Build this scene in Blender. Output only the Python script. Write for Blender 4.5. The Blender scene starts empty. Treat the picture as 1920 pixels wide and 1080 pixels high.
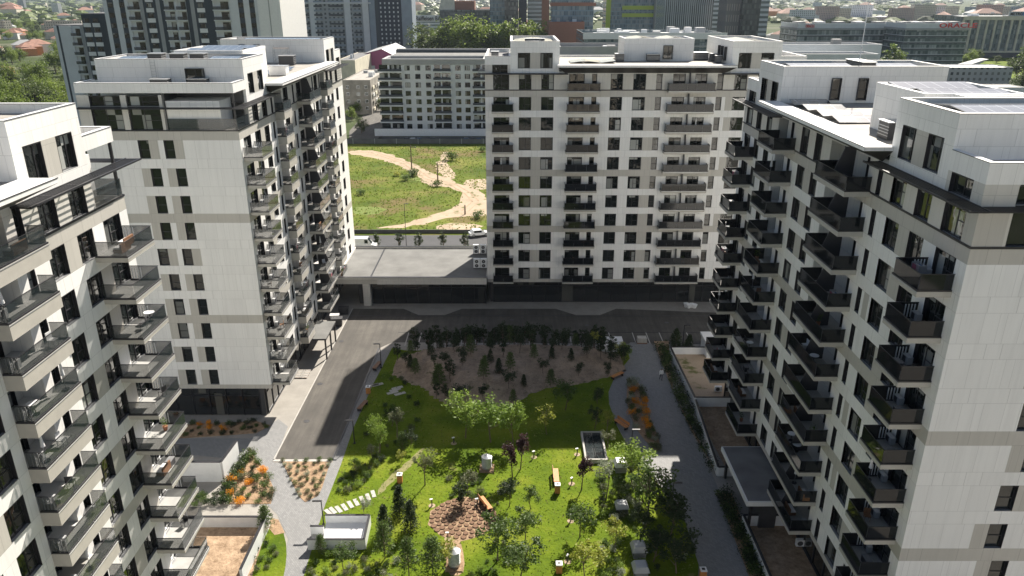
import bpy, bmesh, math, random
import numpy as np
from mathutils import Vector, Matrix
R = math.radians
scene = bpy.context.scene
C = scene.collection
# ------------------------------------------------------------------ camera
cam_d = bpy.data.cameras.new("camera"); cam = bpy.data.objects.new("camera", cam_d); C.objects.link(cam)
cam.location = (0, 0, 48.4); cam.rotation_euler = (R(90 - 21.25), 0, 0)
cam_d.sensor_width = 36; cam_d.lens = 26.606; cam_d.clip_start = .5; cam_d.clip_end = 20000
scene.camera = cam
# ------------------------------------------------------------------ world, sun, exposure
SUN = Vector((.44, 1.0, .935)).normalized()
EL = math.asin(SUN.z); AZ = math.atan2(SUN.x, SUN.y)
w = bpy.data.worlds.new("World"); scene.world = w; w.use_nodes = True
nt = w.node_tree; bgn = nt.nodes['Background']
sky = nt.nodes.new('ShaderNodeTexSky'); sky.sky_type = 'NISHITA'; sky.sun_disc = False
sky.sun_elevation = EL; sky.sun_rotation = AZ; sky.dust_density = 1.0; sky.ozone_density = 1.0
wb = nt.nodes.new('ShaderNodeMix'); wb.data_type = 'RGBA'; wb.blend_type = 'MULTIPLY'; wb.inputs[0].default_value = 1; wb.inputs[7].default_value = (1.10, 1.0, .90, 1)
nt.links.new(sky.outputs[0], wb.inputs[6]); nt.links.new(wb.outputs[2], bgn.inputs[0]); bgn.inputs[1].default_value = .052
sl = bpy.data.lights.new("sun", 'SUN'); sl.energy = 5; sl.angle = R(.5); sl.color = (1, .93, .82)
so = bpy.data.objects.new("sun", sl); C.objects.link(so); so.rotation_euler = (-SUN).to_track_quat('-Z', 'Y').to_euler()
so.location = (60, 140, 160)
scene.view_settings.view_transform = 'Standard'; scene.view_settings.look = 'None'
scene.view_settings.exposure = 1.12; scene.view_settings.gamma = 1
scene.render.engine = 'CYCLES'
cy = scene.cycles
cy.max_bounces = 6; cy.diffuse_bounces = 3; cy.glossy_bounces = 3; cy.transparent_max_bounces = 10
cy.transmission_bounces = 2; cy.volume_bounces = 0; cy.sample_clamp_indirect = 3; cy.use_denoising = True
# ------------------------------------------------------------------ node materials
def lin(c):
    return tuple(c) + (1,)
class NT:
    def __init__(s, name):
        s.m = bpy.data.materials.new(name); s.m.use_nodes = True
        s.t = s.m.node_tree; s.b = s.t.nodes['Principled BSDF']
        s.b.inputs['Roughness'].default_value = .7
    def n(s, typ, **kw):
        nd = s.t.nodes.new(typ)
        for k, v in kw.items(): setattr(nd, k, v)
        return nd
    def l(s, a, b): s.t.links.new(a, b)
    def val(s, x, sock):
        if isinstance(x, (int, float)): sock.default_value = x
        else: s.l(x, sock)
    def math(s, op, a, b=0.0, c=0.0):
        nd = s.n('ShaderNodeMath', operation=op)
        s.val(a, nd.inputs[0]); s.val(b, nd.inputs[1]); s.val(c, nd.inputs[2])
        return nd.outputs[0]
    def pos(s):
        g = s.n('ShaderNodeNewGeometry'); return g.outputs['Position'], g.outputs['Normal']
    def obj(s):
        return s.n('ShaderNodeTexCoord').outputs['Object']
    def noise(s, vec, scale, detail=3, rough=.55):
        nd = s.n('ShaderNodeTexNoise'); s.l(vec, nd.inputs['Vector']); nd.inputs['Scale'].default_value = scale
        nd.inputs['Detail'].default_value = detail; nd.inputs['Roughness'].default_value = rough
        return nd.outputs['Fac']
    def mix(s, f, a, b):
        nd = s.n('ShaderNodeMix', data_type='RGBA')
        s.val(f, nd.inputs[0])
        for v, i in ((a, 6), (b, 7)):
            if isinstance(v, tuple): nd.inputs[i].default_value = lin(v) if len(v) == 3 else v
            else: s.l(v, nd.inputs[i])
        return nd.outputs[2]
    def ramp(s, f, stops):
        nd = s.n('ShaderNodeValToRGB'); cr = nd.color_ramp
        while len(cr.elements) < len(stops): cr.elements.new(.5)
        for e, (p, c) in zip(cr.elements, stops): e.position = p; e.color = lin(c)
        s.l(f, nd.inputs[0]); return nd.outputs[0]
    def bump(s, h, st, dist=.05):
        nd = s.n('ShaderNodeBump'); nd.inputs['Strength'].default_value = st; nd.inputs['Distance'].default_value = dist
        s.l(h, nd.inputs['Height']); s.l(nd.outputs[0], s.b.inputs['Normal'])
    def col(s, c):
        if isinstance(c, tuple): s.b.inputs['Base Color'].default_value = lin(c)
        else: s.l(c, s.b.inputs['Base Color'])
    def rough(s, r): s.b.inputs['Roughness'].default_value = r
def mul(c, k): return tuple(min(1, x * k) for x in c)
def plain(name, c, rough=.6, metal=0., var=.12, scale=1.5, spec=None, bump=0):
    t = NT(name); p, n = t.pos()
    f = t.noise(p, scale, 4)
    t.col(t.ramp(f, [(.3, mul(c, 1 - var)), (.7, mul(c, 1 + var))])); t.rough(rough)
    t.b.inputs['Metallic'].default_value = metal
    if spec is not None: t.b.inputs['Specular IOR Level'].default_value = spec
    if bump: t.bump(f, bump)
    return t.m
def panelmat(name, c, pitch=1.35):
    t = NT(name); p, n = t.pos()
    sp = t.n('ShaderNodeSeparateXYZ'); t.l(p, sp.inputs[0]); sn = t.n('ShaderNodeSeparateXYZ'); t.l(n, sn.inputs[0])
    ax = t.math('GREATER_THAN', t.math('ABSOLUTE', sn.outputs[0]), .5)
    h = t.math('ADD', t.math('MULTIPLY', sp.outputs[1], ax), t.math('MULTIPLY', sp.outputs[0], t.math('SUBTRACT', 1., ax)))
    zz = t.math('DIVIDE', t.math('SUBTRACT', sp.outputs[2], 4.48), 3.04)
    cell = t.math('FLOOR', zz); fr = t.math('MULTIPLY', t.math('SUBTRACT', zz, cell), 3.04)
    up = t.math('GREATER_THAN', fr, 2.02)
    cid = t.math('ADD', t.math('MULTIPLY', cell, 2.), up)
    l1 = t.math('LESS_THAN', fr, .028)
    l2 = t.math('LESS_THAN', t.math('ABSOLUTE', t.math('SUBTRACT', fr, 2.02)), .014)
    wn = t.n('ShaderNodeTexWhiteNoise', noise_dimensions='1D'); t.l(cid, wn.inputs['W'])
    pw = t.math('ADD', pitch, t.math('MULTIPLY', up, pitch * .8))
    hh = t.math('ADD', t.math('DIVIDE', h, pw), t.math('MULTIPLY', wn.outputs['Value'], 3.))
    hc = t.math('FLOOR', hh); hf = t.math('SUBTRACT', hh, hc)
    l3 = t.math('LESS_THAN', hf, .017)
    # some panels are split once more off centre
    wp = t.n('ShaderNodeTexWhiteNoise', noise_dimensions='2D'); cb = t.n('ShaderNodeCombineXYZ'); t.l(hc, cb.inputs[0]); t.l(cid, cb.inputs[1]); t.l(cb.outputs[0], wp.inputs['Vector'])
    l4 = t.math('MULTIPLY', t.math('LESS_THAN', t.math('ABSOLUTE', t.math('SUBTRACT', hf, t.math('ADD', .35, t.math('MULTIPLY', wp.outputs['Value'], .4)))), .009), t.math('GREATER_THAN', wp.outputs['Value'], .5))
    ln = t.math('MINIMUM', t.math('ADD', t.math('ADD', l1, l2), t.math('ADD', l3, l4)), 1.)
    ns = t.noise(p, .35, 5); tone = t.math('ADD', .93, t.math('ADD', t.math('MULTIPLY', wp.outputs['Value'], .06), t.math('MULTIPLY', ns, .09)))
    mp = t.n('ShaderNodeMapping'); t.l(p, mp.inputs['Vector']); mp.inputs['Scale'].default_value = (2.2, 2.2, .12)
    st = t.noise(mp.outputs[0], 1.6, 4, .6)
    tone = t.math('MULTIPLY', tone, t.math('ADD', .85, t.math('MULTIPLY', t.math('MINIMUM', t.math('MULTIPLY', st, 1.8), 1.), .15)))
    vm = t.n('ShaderNodeVectorMath', operation='SCALE'); vm.inputs[0].default_value = c; t.l(tone, vm.inputs['Scale'])
    t.col(t.mix(t.math('MULTIPLY', ln, .38), vm.outputs[0], mul(c, .35))); t.rough(.45)
    return t.m
def glassmat(name, dark, light, curtain=.25, refl=.5, wave=.02, sc=.8):
    t = NT(name); p, n = t.pos(); oi = t.n('ShaderNodeObjectInfo')
    wn = t.n('ShaderNodeTexWhiteNoise', noise_dimensions='3D')
    mp = t.n('ShaderNodeVectorMath', operation='SNAP'); t.l(p, mp.inputs[0]); mp.inputs[1].default_value = (.93, .93, 3.04); t.l(mp.outputs[0], wn.inputs['Vector'])
    cu = t.math('LESS_THAN', wn.outputs['Value'], curtain)
    f = t.noise(p, 1.1, 4)
    inner = t.mix(f, mul(dark, .5), mul(dark, 1.8))
    c = t.mix(t.math('MULTIPLY', cu, t.math('ADD', .25, t.math('MULTIPLY', oi.outputs['Random'], .75))), inner, light)
    t.col(c); t.b.inputs['Roughness'].default_value = .03; t.b.inputs['IOR'].default_value = 1.6
    t.b.inputs['Specular IOR Level'].default_value = refl
    t.b.inputs['Coat Weight'].default_value = .35; t.b.inputs['Coat Roughness'].default_value = .02; t.b.inputs['Coat IOR'].default_value = 1.65
    wv = t.noise(p, sc, 2)
    nd = t.n('ShaderNodeBump'); nd.inputs['Strength'].default_value = 1; nd.inputs['Distance'].default_value = wave
    t.l(wv, nd.inputs['Height']); t.l(nd.outputs[0], t.b.inputs['Normal']); t.l(nd.outputs[0], t.b.inputs['Coat Normal'])
    return t.m
def railglass(name, tint, alpha, coat=.8):
    t = NT(name); t.b.inputs['Base Color'].default_value = lin(tint); t.rough(.04)
    t.b.inputs['Alpha'].default_value = alpha; t.b.inputs['Coat Weight'].default_value = coat; t.b.inputs['Specular IOR Level'].default_value = .3; t.b.inputs['Coat IOR'].default_value = 1.6
    return t.m
M = {}
M['white'] = panelmat('white_wall_panel', (.82, .815, .80))
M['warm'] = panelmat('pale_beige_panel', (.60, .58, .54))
M['beige'] = panelmat('beige_panel', (.50, .48, .44))
M['fascia'] = plain('balcony_fascia', (.43, .41, .37), .5, var=.06)
M['tile'] = plain('balcony_tile', (.40, .40, .39), .5, var=.1)
M['dark'] = plain('dark_metal', (.022, .022, .027), .4, var=.1)
M['darkg'] = plain('dark_grey_panel', (.05, .05, .055), .45, var=.1)
M['glass'] = glassmat('window_glass', (.010, .013, .013), (.42, .43, .41), .16, .35)
M['store'] = glassmat('shop_glass', (.012, .014, .016), (.1, .1, .09), .1)
M['rail'] = railglass('tinted_railing_glass', (.03, .04, .043), .5)
M['raild'] = railglass('smoked_railing_glass', (.010, .012, .015), .90, .25)
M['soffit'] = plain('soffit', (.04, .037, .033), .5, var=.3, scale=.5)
M['roof'] = plain('roof_membrane', (.32, .30, .27), .8, var=.18, scale=.5)
M['roofd'] = plain('dark_roof_membrane', (.13, .13, .135), .8, var=.25, scale=.4)
M['cap'] = plain('pale_roof_coping', (.72, .72, .72), .35, var=.04)
M['metalw'] = plain('white_metal', (.75, .76, .77), .35, var=.05)
M['steel'] = plain('galvanised_steel', (.45, .46, .47), .35, .6, var=.1)
M['black'] = plain('black', (.01, .01, .012), .5)
M['wood'] = plain('orange_wood', (.55, .23, .07), .5, var=.25, scale=6)
M['woodd'] = plain('brown_wood', (.20, .10, .05), .6, var=.3, scale=6)
def solarmat():
    t = NT('solar_panel_face'); o = t.obj(); sp = t.n('ShaderNodeSeparateXYZ'); t.l(o, sp.inputs[0])
    fx = t.math('FRACT', t.math('DIVIDE', sp.outputs[0], 1.05)); fy = t.math('FRACT', t.math('DIVIDE', sp.outputs[1], 1.75))
    ln = t.math('MAXIMUM', t.math('LESS_THAN', fx, .05), t.math('LESS_THAN', fy, .03))
    t.col(t.mix(ln, (.02, .028, .05), (.5, .52, .55))); t.rough(.16); t.b.inputs['Coat Weight'].default_value = 1
    t.b.inputs['Coat Roughness'].default_value = .12
    return t.m
M['solar'] = solarmat()
# ------------------------------------------------------------------ mesh builder
class MB:
    def __init__(s): s.v = []; s.f = []; s.mi = []; s.mats = []
    def m(s, mat):
        mat = M[mat] if isinstance(mat, str) else mat
        if mat not in s.mats: s.mats.append(mat)
        return s.mats.index(mat)
    def face(s, pts, mat):
        i = len(s.v); s.v += [tuple(p) for p in pts]; s.f.append(tuple(range(i, i + len(pts)))); s.mi.append(s.m(mat))
    def hexa(s, p, mat, tops=None, skip=()):   # p: 4 bottom, 4 top (ccw from above)
        i = len(s.v); s.v += [tuple(q) for q in p]; k = s.m(mat); kt = s.m(tops) if tops else k
        for j, (a, mm) in enumerate((((3, 2, 1, 0), k), ((4, 5, 6, 7), kt), ((0, 1, 5, 4), k), ((1, 2, 6, 5), k), ((2, 3, 7, 6), k), ((3, 0, 4, 7), k))):
            if j in skip: continue
            s.f.append(tuple(i + q for q in a)); s.mi.append(mm)
    def box(s, x0, x1, y0, y1, z0, z1, mat, top=None):
        if x1 < x0: x0, x1 = x1, x0
        if y1 < y0: y0, y1 = y1, y0
        if z1 < z0: z0, z1 = z1, z0
        s.hexa([(x0, y0, z0), (x1, y0, z0), (x1, y1, z0), (x0, y1, z0), (x0, y0, z1), (x1, y0, z1), (x1, y1, z1), (x0, y1, z1)], mat, top)
    def prism(s, poly, z0, z1, mat, top=None):
        a = sum(poly[i][0] * poly[(i + 1) % len(poly)][1] - poly[(i + 1) % len(poly)][0] * poly[i][1] for i in range(len(poly)))
        if a < 0: poly = poly[::-1]
        n = len(poly); i = len(s.v)
        s.v += [(x, y, z0) for x, y in poly] + [(x, y, z1) for x, y in poly]
        k = s.m(mat); kt = s.m(top) if top else k
        s.f.append(tuple(i + n + j for j in range(n))); s.mi.append(kt)
        s.f.append(tuple(i + j for j in reversed(range(n)))); s.mi.append(k)
        for j in range(n):
            s.f.append((i + j, i + (j + 1) % n, i + n + (j + 1) % n, i + n + j)); s.mi.append(k)
    def tube(s, a, b, r0, r1, mat, n=6, caps=True):
        a = Vector(a); b = Vector(b); d = (b - a)
        if d.length < 1e-6: return
        d.normalize(); u = d.orthogonal().normalized(); w_ = d.cross(u); i = len(s.v); k = s.m(mat)
        for c, r in ((a, r0), (b, r1)):
            for j in range(n):
                t = 2 * math.pi * j / n; s.v.append(tuple(c + u * (math.cos(t) * r) + w_ * (math.sin(t) * r)))
        for j in range(n):
            s.f.append((i + j, i + (j + 1) % n, i + n + (j + 1) % n, i + n + j)); s.mi.append(k)
        if caps:
            s.f.append(tuple(i + n + j for j in range(n))); s.mi.append(k); s.f.append(tuple(i + j for j in reversed(range(n)))); s.mi.append(k)
    def mesh(s, name):
        me = bpy.data.meshes.new(name); me.from_pydata(s.v, [], s.f)
        for mt in s.mats: me.materials.append(mt)
        me.polygons.foreach_set('material_index', s.mi); me.update(); return me
    def build(s, name, parent=None, loc=(0, 0, 0), rz=0, kind=None):
        return link(name, s.mesh(name), parent, loc, rz, kind)
def link(name, me, parent=None, loc=(0, 0, 0), rz=0, kind=None):
    o = bpy.data.objects.new(name, me); C.objects.link(o); o.location = loc; o.rotation_euler = (0, 0, rz)
    if parent: o.parent = parent
    if kind: o['kind'] = kind
    return o
def tag(o, label, cat, group=None):
    o['label'] = label; o['category'] = cat
    if group: o['group'] = group
    return o
def thing(name, label, cat, loc=(0, 0, 0), rz=0, group=None):
    return tag(link(name, None, None, loc, rz), label, cat, group)
def copy_tree(o, parent=None):
    c = o.copy(); C.objects.link(c); c.parent = parent
    for ch in list(o.children): copy_tree(ch, c)
    return c
def struct(o): o['kind'] = 'structure'; return o
# ------------------------------------------------------------------ ground, roads, paths
def grassmat(name, a, b, c, sc=.25, patch=None, bmp=.5):
    t = NT(name); p, n = t.pos()
    f1 = t.noise(p, sc, 5, .6); f2 = t.noise(p, sc * 14, 4, .7)
    c1 = t.ramp(f1, [(.3, a), (.52, b), (.72, c)])
    c2 = t.mix(t.math('MULTIPLY', f2, .9), t.mix(.55, c1, mul(a, .45)), c1)
    if patch:
        f3 = t.noise(p, patch[1], 5, .65)
        c2 = t.mix(t.ramp(f3, [(patch[2], (0, 0, 0)), (patch[2] + .1, (1, 1, 1))]), c2, patch[0])
    t.col(c2); t.rough(.95); t.b.inputs['Specular IOR Level'].default_value = .1; t.bump(f2, bmp, .25)
    return t.m
M['lawn'] = grassmat('lawn', (.065, .115, .009), (.145, .205, .013), (.27, .29, .035), .16, ((.20, .19, .07), .35, .63))
M['meadow'] = grassmat('rough_meadow', (.065, .105, .014), (.14, .18, .025), (.27, .25, .07), .08, ((.15, .12, .05), .055, .52))
M['farland'] = grassmat('suburban_ground', (.035, .06, .015), (.09, .11, .05), (.20, .19, .15), .012)
def roughmat(name, a, b, sc=.8, rough=.85, bmp=.25, sc2=9, spots=None):
    t = NT(name); p, n = t.pos()
    f1 = t.noise(p, sc, 6, .65); f2 = t.noise(p, sc2, 4, .7)
    f = t.math('ADD', t.math('MULTIPLY', f1, .6), t.math('MULTIPLY', f2, .4))
    c = t.ramp(f, [(.33, a), (.66, b)])
    if spots: c = t.mix(t.ramp(t.noise(p, spots[1], 5), [(spots[2], (0, 0, 0)), (spots[2] + .08, (1, 1, 1))]), c, spots[0])
    t.col(c); t.rough(rough); t.bump(f2, bmp, .08); return t.m
M['asphalt'] = roughmat('asphalt', (.050, .046, .041), (.092, .084, .075), .35, .85, .15, 12, ((.15, .14, .125), .6, .64))
def asphalt_streaks():
    t = NT('asphalt'); p, n = t.pos(); mp = t.n('ShaderNodeMapping'); t.l(p, mp.inputs['Vector']); mp.inputs['Scale'].default_value = (1.3, .10, 1)
    f1 = t.noise(p, .3, 6, .65); f2 = t.noise(p, 12, 4, .7); f3 = t.noise(mp.outputs[0], 1., 5, .6); f4 = t.noise(p, 1.6, 5, .7)
    f = t.math('ADD', t.math('ADD', t.math('MULTIPLY', f1, .35), t.math('MULTIPLY', f2, .25)), t.math('MULTIPLY', f3, .4))
    c = t.ramp(f, [(.36, (.050, .046, .041)), (.5, (.078, .071, .063)), (.64, (.125, .115, .10))])
    c = t.mix(t.ramp(f4, [(.66, (0, 0, 0)), (.72, (.6, .6, .6))]), c, (.17, .16, .14)); t.col(c); t.rough(.85); t.bump(f2, .15, .08); return t.m
M['asphalt'] = asphalt_streaks()
M['asphaltd'] = roughmat('fresh_asphalt', (.022, .023, .027), (.045, .046, .052), .35, .8)
M['concrete'] = roughmat('concrete_paving', (.22, .205, .185), (.33, .31, .28), .5, .8, .08)
M['kerb'] = roughmat('kerb_stone', (.36, .345, .32), (.48, .46, .43), 1.5, .8, .05)
M['soil'] = roughmat('dug_soil', (.16, .10, .055), (.50, .36, .24), .9, .95, 1.0, 3.5)
M['track'] = roughmat('dirt_track_soil', (.30, .225, .15), (.46, .36, .26), .25, .95, .4, 5, ((.13, .13, .04), .35, .57))
M['mulch'] = roughmat('bark_mulch', (.17, .10, .055), (.46, .32, .20), 2.2, .95, .9, 8)
M['gravel'] = roughmat('sandy_gravel', (.17, .125, .09), (.42, .32, .24), .9, .95, 1.0, 6, ((.09, .09, .04), .8, .62))
def pavermat():
    t = NT('grey_pavers'); p, n = t.pos()
    mp = t.n('ShaderNodeMapping'); t.l(p, mp.inputs['Vector']); mp.inputs['Rotation'].default_value = (0, 0, .9)
    br = t.n('ShaderNodeTexBrick'); t.l(mp.outputs[0], br.inputs['Vector']); br.inputs['Scale'].default_value = 1.
    br.inputs['Brick Width'].default_value = .34; br.inputs['Row Height'].default_value = .17; br.inputs['Mortar Size'].default_value = .012
    br.inputs['Color1'].default_value = lin((.17, .172, .178)); br.inputs['Color2'].default_value = lin((.27, .27, .27)); br.inputs['Mortar'].default_value = lin((.1, .1, .1))
    f = t.noise(p, .5, 5); t.col(t.mix(f, br.outputs[0], (.20, .20, .20))); t.rough(.75); return t.m
M['paver'] = pavermat()
def patch(name, poly, z, mat, thick=None):
    b = MB()
    if thick: b.prism(poly, z - thick, z, mat)
    else:
        a = sum(poly[i][0] * poly[(i + 1) % len(poly)][1] - poly[(i + 1) % len(poly)][0] * poly[i][1] for i in range(len(poly)))
        b.face([(x, y, z) for x, y in (poly if a > 0 else poly[::-1])], mat)
    return struct(b.build(name))
def smooth(poly, k=2):
    for _ in range(k):
        q = []
        for i in range(len(poly)):
            a = poly[i]; b = poly[(i + 1) % len(poly)]
            q += [(a[0] * .75 + b[0] * .25, a[1] * .75 + b[1] * .25), (a[0] * .25 + b[0] * .75, a[1] * .25 + b[1] * .75)]
        poly = q
    return poly
def ragged(poly, amp, seed=1, step=1.0):
    rn = random.Random(seed); q = []
    for i in range(len(poly)):
        a = poly[i]; b = poly[(i + 1) % len(poly)]; n = max(1, int(math.hypot(b[0] - a[0], b[1] - a[1]) / step))
        for k in range(n): q.append((a[0] + (b[0] - a[0]) * k / n + rn.uniform(-amp, amp), a[1] + (b[1] - a[1]) * k / n + rn.uniform(-amp, amp)))
    return q
M['worn'] = roughmat('worn_grass', (.085, .135, .014), (.165, .20, .032), 1.5, .95, .5, 8)
patch('ground', [(-6000, -200), (6000, -200), (6000, 7900), (-6000, 7900)], -.03, 'farland')
patch('estate_paving', [(-70, -20), (75, -20), (75, 137), (-70, 137)], 0, 'concrete')
LAWN = [(-17.58, 100.11), (-15.2, 99.22), (12.3, 99.75), (16.76, 101.56), (16.78, 96.8), (13.85, 91.02), (12.59, 87.05), (12.29, 84.02), (12.6, 78.57), (13.25, 74.55), (14.23, 71.45), (14.82, 69.64), (15.88, 65.4), (17.02, 60.9), (16.96, 54.95), (8, 22), (-13, 22), (-18.55, 53.59), (-18.96, 62.96), (-18.85, 70.84), (-18.95, 77.98), (-18.45, 89.22)]
patch('lawn', LAWN, .05, 'lawn', .12)
# asphalt drive beside the left block
patch('drive', [(-26.45, 71.66), (-20.09, 71.66), (-19.95, 77.62), (-19.74, 95.47), (-19.58, 99.93), (-17.87, 102.11), (45, 101.2), (45, 112.2), (17.14, 115), (14.21, 112.34), (10.34, 112.34), (7.21, 115), (-8.26, 115), (-10.85, 112.34), (-15.08, 112.34), (-17.84, 115), (-26.19, 115)], .012, 'asphalt')
patch('kerb', [(-26.57, 71.66), (-26.45, 71.66), (-26.19, 115), (-26.32, 115)], .10, 'kerb', .1)
patch('kerb', [(-26.56, 71.25), (-19.94, 71.25), (-20.09, 71.66), (-26.45, 71.66)], .06, 'kerb', .06)
patch('kerb', [(-20.09, 71.66), (-19.91, 71.66), (-19.34, 99.93), (-19.58, 99.93)], .1, 'darkg', .1)
patch('path', [(-19.91, 71.66), (-19.28, 99.57), (-17.65, 99.57), (-18.45, 89.22), (-18.95, 77.98), (-18.85, 70.84), (-18.96, 62.96), (-18.55, 53.59), (-13, 20), (-18, 20), (-20.45, 53.59), (-21.35, 58.56), (-23.39, 62.12), (-24.57, 63.38), (-30.31, 71.66), (-31.89, 74.55), (-30.52, 76), (-28.51, 80.28), (-26.87, 78.57), (-26.32, 71.04), (-19.83, 71.04)], .02, 'paver')
patch('path', [(-37.96, 72.92), (-39.24, 76), (-30.52, 76), (-30.31, 71.66)], .016, 'paver')
patch('path', smooth([(16.52, 102.11), (21.13, 102.11), (21.03, 98.87), (20.96, 95.14), (21.14, 87.76), (21.11, 77.98), (21.76, 67.89), (21.28, 63.81), (21.14, 57.44), (21.29, 51.66), (22, 20), (10, 20), (16.72, 53.93), (17.19, 60.5), (16.08, 65.58), (14.85, 69.84), (13.4, 74.77), (12.67, 78.57), (12.29, 84.02), (12.59, 87.05), (13.85, 91.02), (16.78, 96.8)], 1), .02, 'paver')
for u in (741, 768, 797, 826, 855, 885, 912, 940, 967, 996, 1025, 1053, 1082, 1110, 1139, 1165, 1215, 1244, 1272, 1302, 1330):
    x0, y0 = 0, 0
    c = (u - 960) / 11.6
    # stall line painted across the parking bay
    b = MB(); xb = (u - 960) * .0722; xa = xb - .0 
    b.face([(xa - .07, 100.9, .017), (xa + .07, 100.9, .017), (xb + .07, 105.6, .017), (xb - .07, 105.6, .017)], 'kerb')
    struct(b.build('parking_line'))
patch('kerb', [(-17.5, 105.6), (40, 105.6), (40, 105.72), (-17.5, 105.72)], .03, 'asphaltd', .03)
MP = smooth([(-16.41, 92.25), (-16.56, 96.8), (-12.46, 99.75), (0, 101.01), (10.95, 100.29), (15.37, 98.17), (15.69, 93.84), (13.4, 91.48), (8.49, 88.92), (3.51, 88.05), (-0.33, 82.96), (-5.35, 82.96), (-8.77, 83.89), (-11.63, 88.49), (-14.29, 89.96)], 2)
def pin(p, poly):
    x, y = p; c = False; j = len(poly) - 1
    for i in range(len(poly)):
        if (poly[i][1] > y) != (poly[j][1] > y) and x < (poly[j][0] - poly[i][0]) * (y - poly[i][1]) / (poly[j][1] - poly[i][1]) + poly[i][0]: c = not c
        j = i
    return c
def mound(x, y):
    if not pin((x, y), MP): return 0.
    d = 99.
    for i in range(0, len(MP)):
        ax, ay = MP[i]; bx_, by_ = MP[(i + 1) % len(MP)]; vx, vy = bx_ - ax, by_ - ay; L2 = vx * vx + vy * vy + 1e-9
        t_ = max(0, min(1, ((x - ax) * vx + (y - ay) * vy) / L2)); d = min(d, math.hypot(x - ax - vx * t_, y - ay - vy * t_))
    k = min(1, d / 4.5); return 2.1 * k * k * (3 - 2 * k) + .1 * math.sin(x * 2.3) * math.sin(y * 1.9) * k
mb = MB(); st = .7; rn = random.Random(8); xs_m = [p[0] for p in MP]; ys_m = [p[1] for p in MP]; nx = int((max(xs_m) - min(xs_m)) / st) + 2; ny = int((max(ys_m) - min(ys_m)) / st) + 2
hs = [[mound(min(xs_m) + i * st, min(ys_m) + j * st) for i in range(nx)] for j in range(ny)]
for j in range(ny):
    for i in range(nx): mb.v.append((min(xs_m) + i * st, min(ys_m) + j * st, (.058 + hs[j][i] + rn.uniform(0, .09)) if hs[j][i] > 0 else .02))
km = mb.m('gravel')
for j in range(ny - 1):
    for i in range(nx - 1):
        if hs[j][i] > 0 or hs[j][i + 1] > 0 or hs[j + 1][i] > 0 or hs[j + 1][i + 1] > 0: mb.f.append((j * nx + i, j * nx + i + 1, (j + 1) * nx + i + 1, (j + 1) * nx + i)); mb.mi.append(km)
struct(mb.build('gravel_bank'))
MULCH = [(-25.62, 71.45), (-20.16, 71.45), (-19.95, 66.49), (-20.07, 65.13), (-21.12, 64.07), (-22.06, 65.13)]
patch('planting_bed', MULCH, .05, 'mulch', .05)
BED2 = [(-28.77, 63.81), (-29.98, 66.49), (-29.81, 71.04), (-29.59, 73.13), (-26.64, 69.34), (-24.91, 66.21), (-24.53, 63.81)]
patch('planting_bed', BED2, .05, 'mulch', .05)
BED3 = [(-38.93, 76), (-39.54, 79.05), (-31.09, 79.79), (-28.99, 78.81), (-30.26, 77.15), (-35.05, 76.46)]
patch('planting_bed', BED3, .05, 'mulch', .05)
patch('grass_strip', smooth([(-23.57, 52.94), (-23.89, 58.56), (-23.7, 60.5), (-23.15, 61.3), (-21.55, 58.56), (-20.64, 55.64), (-20.18, 52.29)], 1), .05, 'lawn', .05)
patch('planting_bed', [(-23.69, 60.1), (-23.86, 61.54), (-23.05, 61.3), (-21.86, 59.32), (-22.75, 59.01)], .062, 'mulch')
ISL = smooth([(15.48, 89.81), (16.21, 90.41), (16.94, 89.51), (17.04, 86.62), (16.9, 81.67), (17.04, 77.98), (17.11, 74.88), (16.71, 73.35), (16.18, 73.78), (15.26, 76), (14.68, 79.18), (14.52, 84.02), (14.95, 87.05)], 1)
patch('planting_bed', ISL, .07, 'mulch', .07)
patch('planting_bed', [(21.19, 102.48), (23.42, 102.48), (21, 87.05), (22.17, 68.85), (21.35, 76.8), (21, 87.05), (21.1, 98)], .045, 'mulch')
patch('planting_bed', [(21.34, 65.58), (22.84, 65.58), (22.42, 52.29), (21.06, 51.66), (21.26, 61.71)], .045, 'mulch')
patch('garden_soil', [(23.04, 98.87), (32.47, 98.87), (29.37, 84.69), (23.12, 84.69)], .03, 'track')
patch('garden_soil', [(22.82, 83.35), (29.53, 83.35), (26.2, 69.84), (23.41, 69.84)], .03, 'soil')
patch('garden_soil', [(22.78, 60.9), (28.27, 60.9), (27.53, 51.04), (22.02, 51.04)], .03, 'soil')
patch('garden_soil', [(-30.48, 60.5), (-23.86, 60.5), (-23.09, 52.94), (-29.22, 52.94)], .06, 'soil', .06)
patch('worn_grass', ragged(smooth([(-14.14, 65.58), (-13.29, 68.37), (-11.78, 70.84), (-10.36, 74), (-9.91, 73.78), (-11.35, 69.84), (-12.74, 67.42), (-13.67, 65.13)], 1), .12, 4, .4), .056, M.setdefault('worn2', roughmat('bare_lawn', (.13, .14, .035), (.26, .235, .11), 1.5, .95, .5, 8)))
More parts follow.
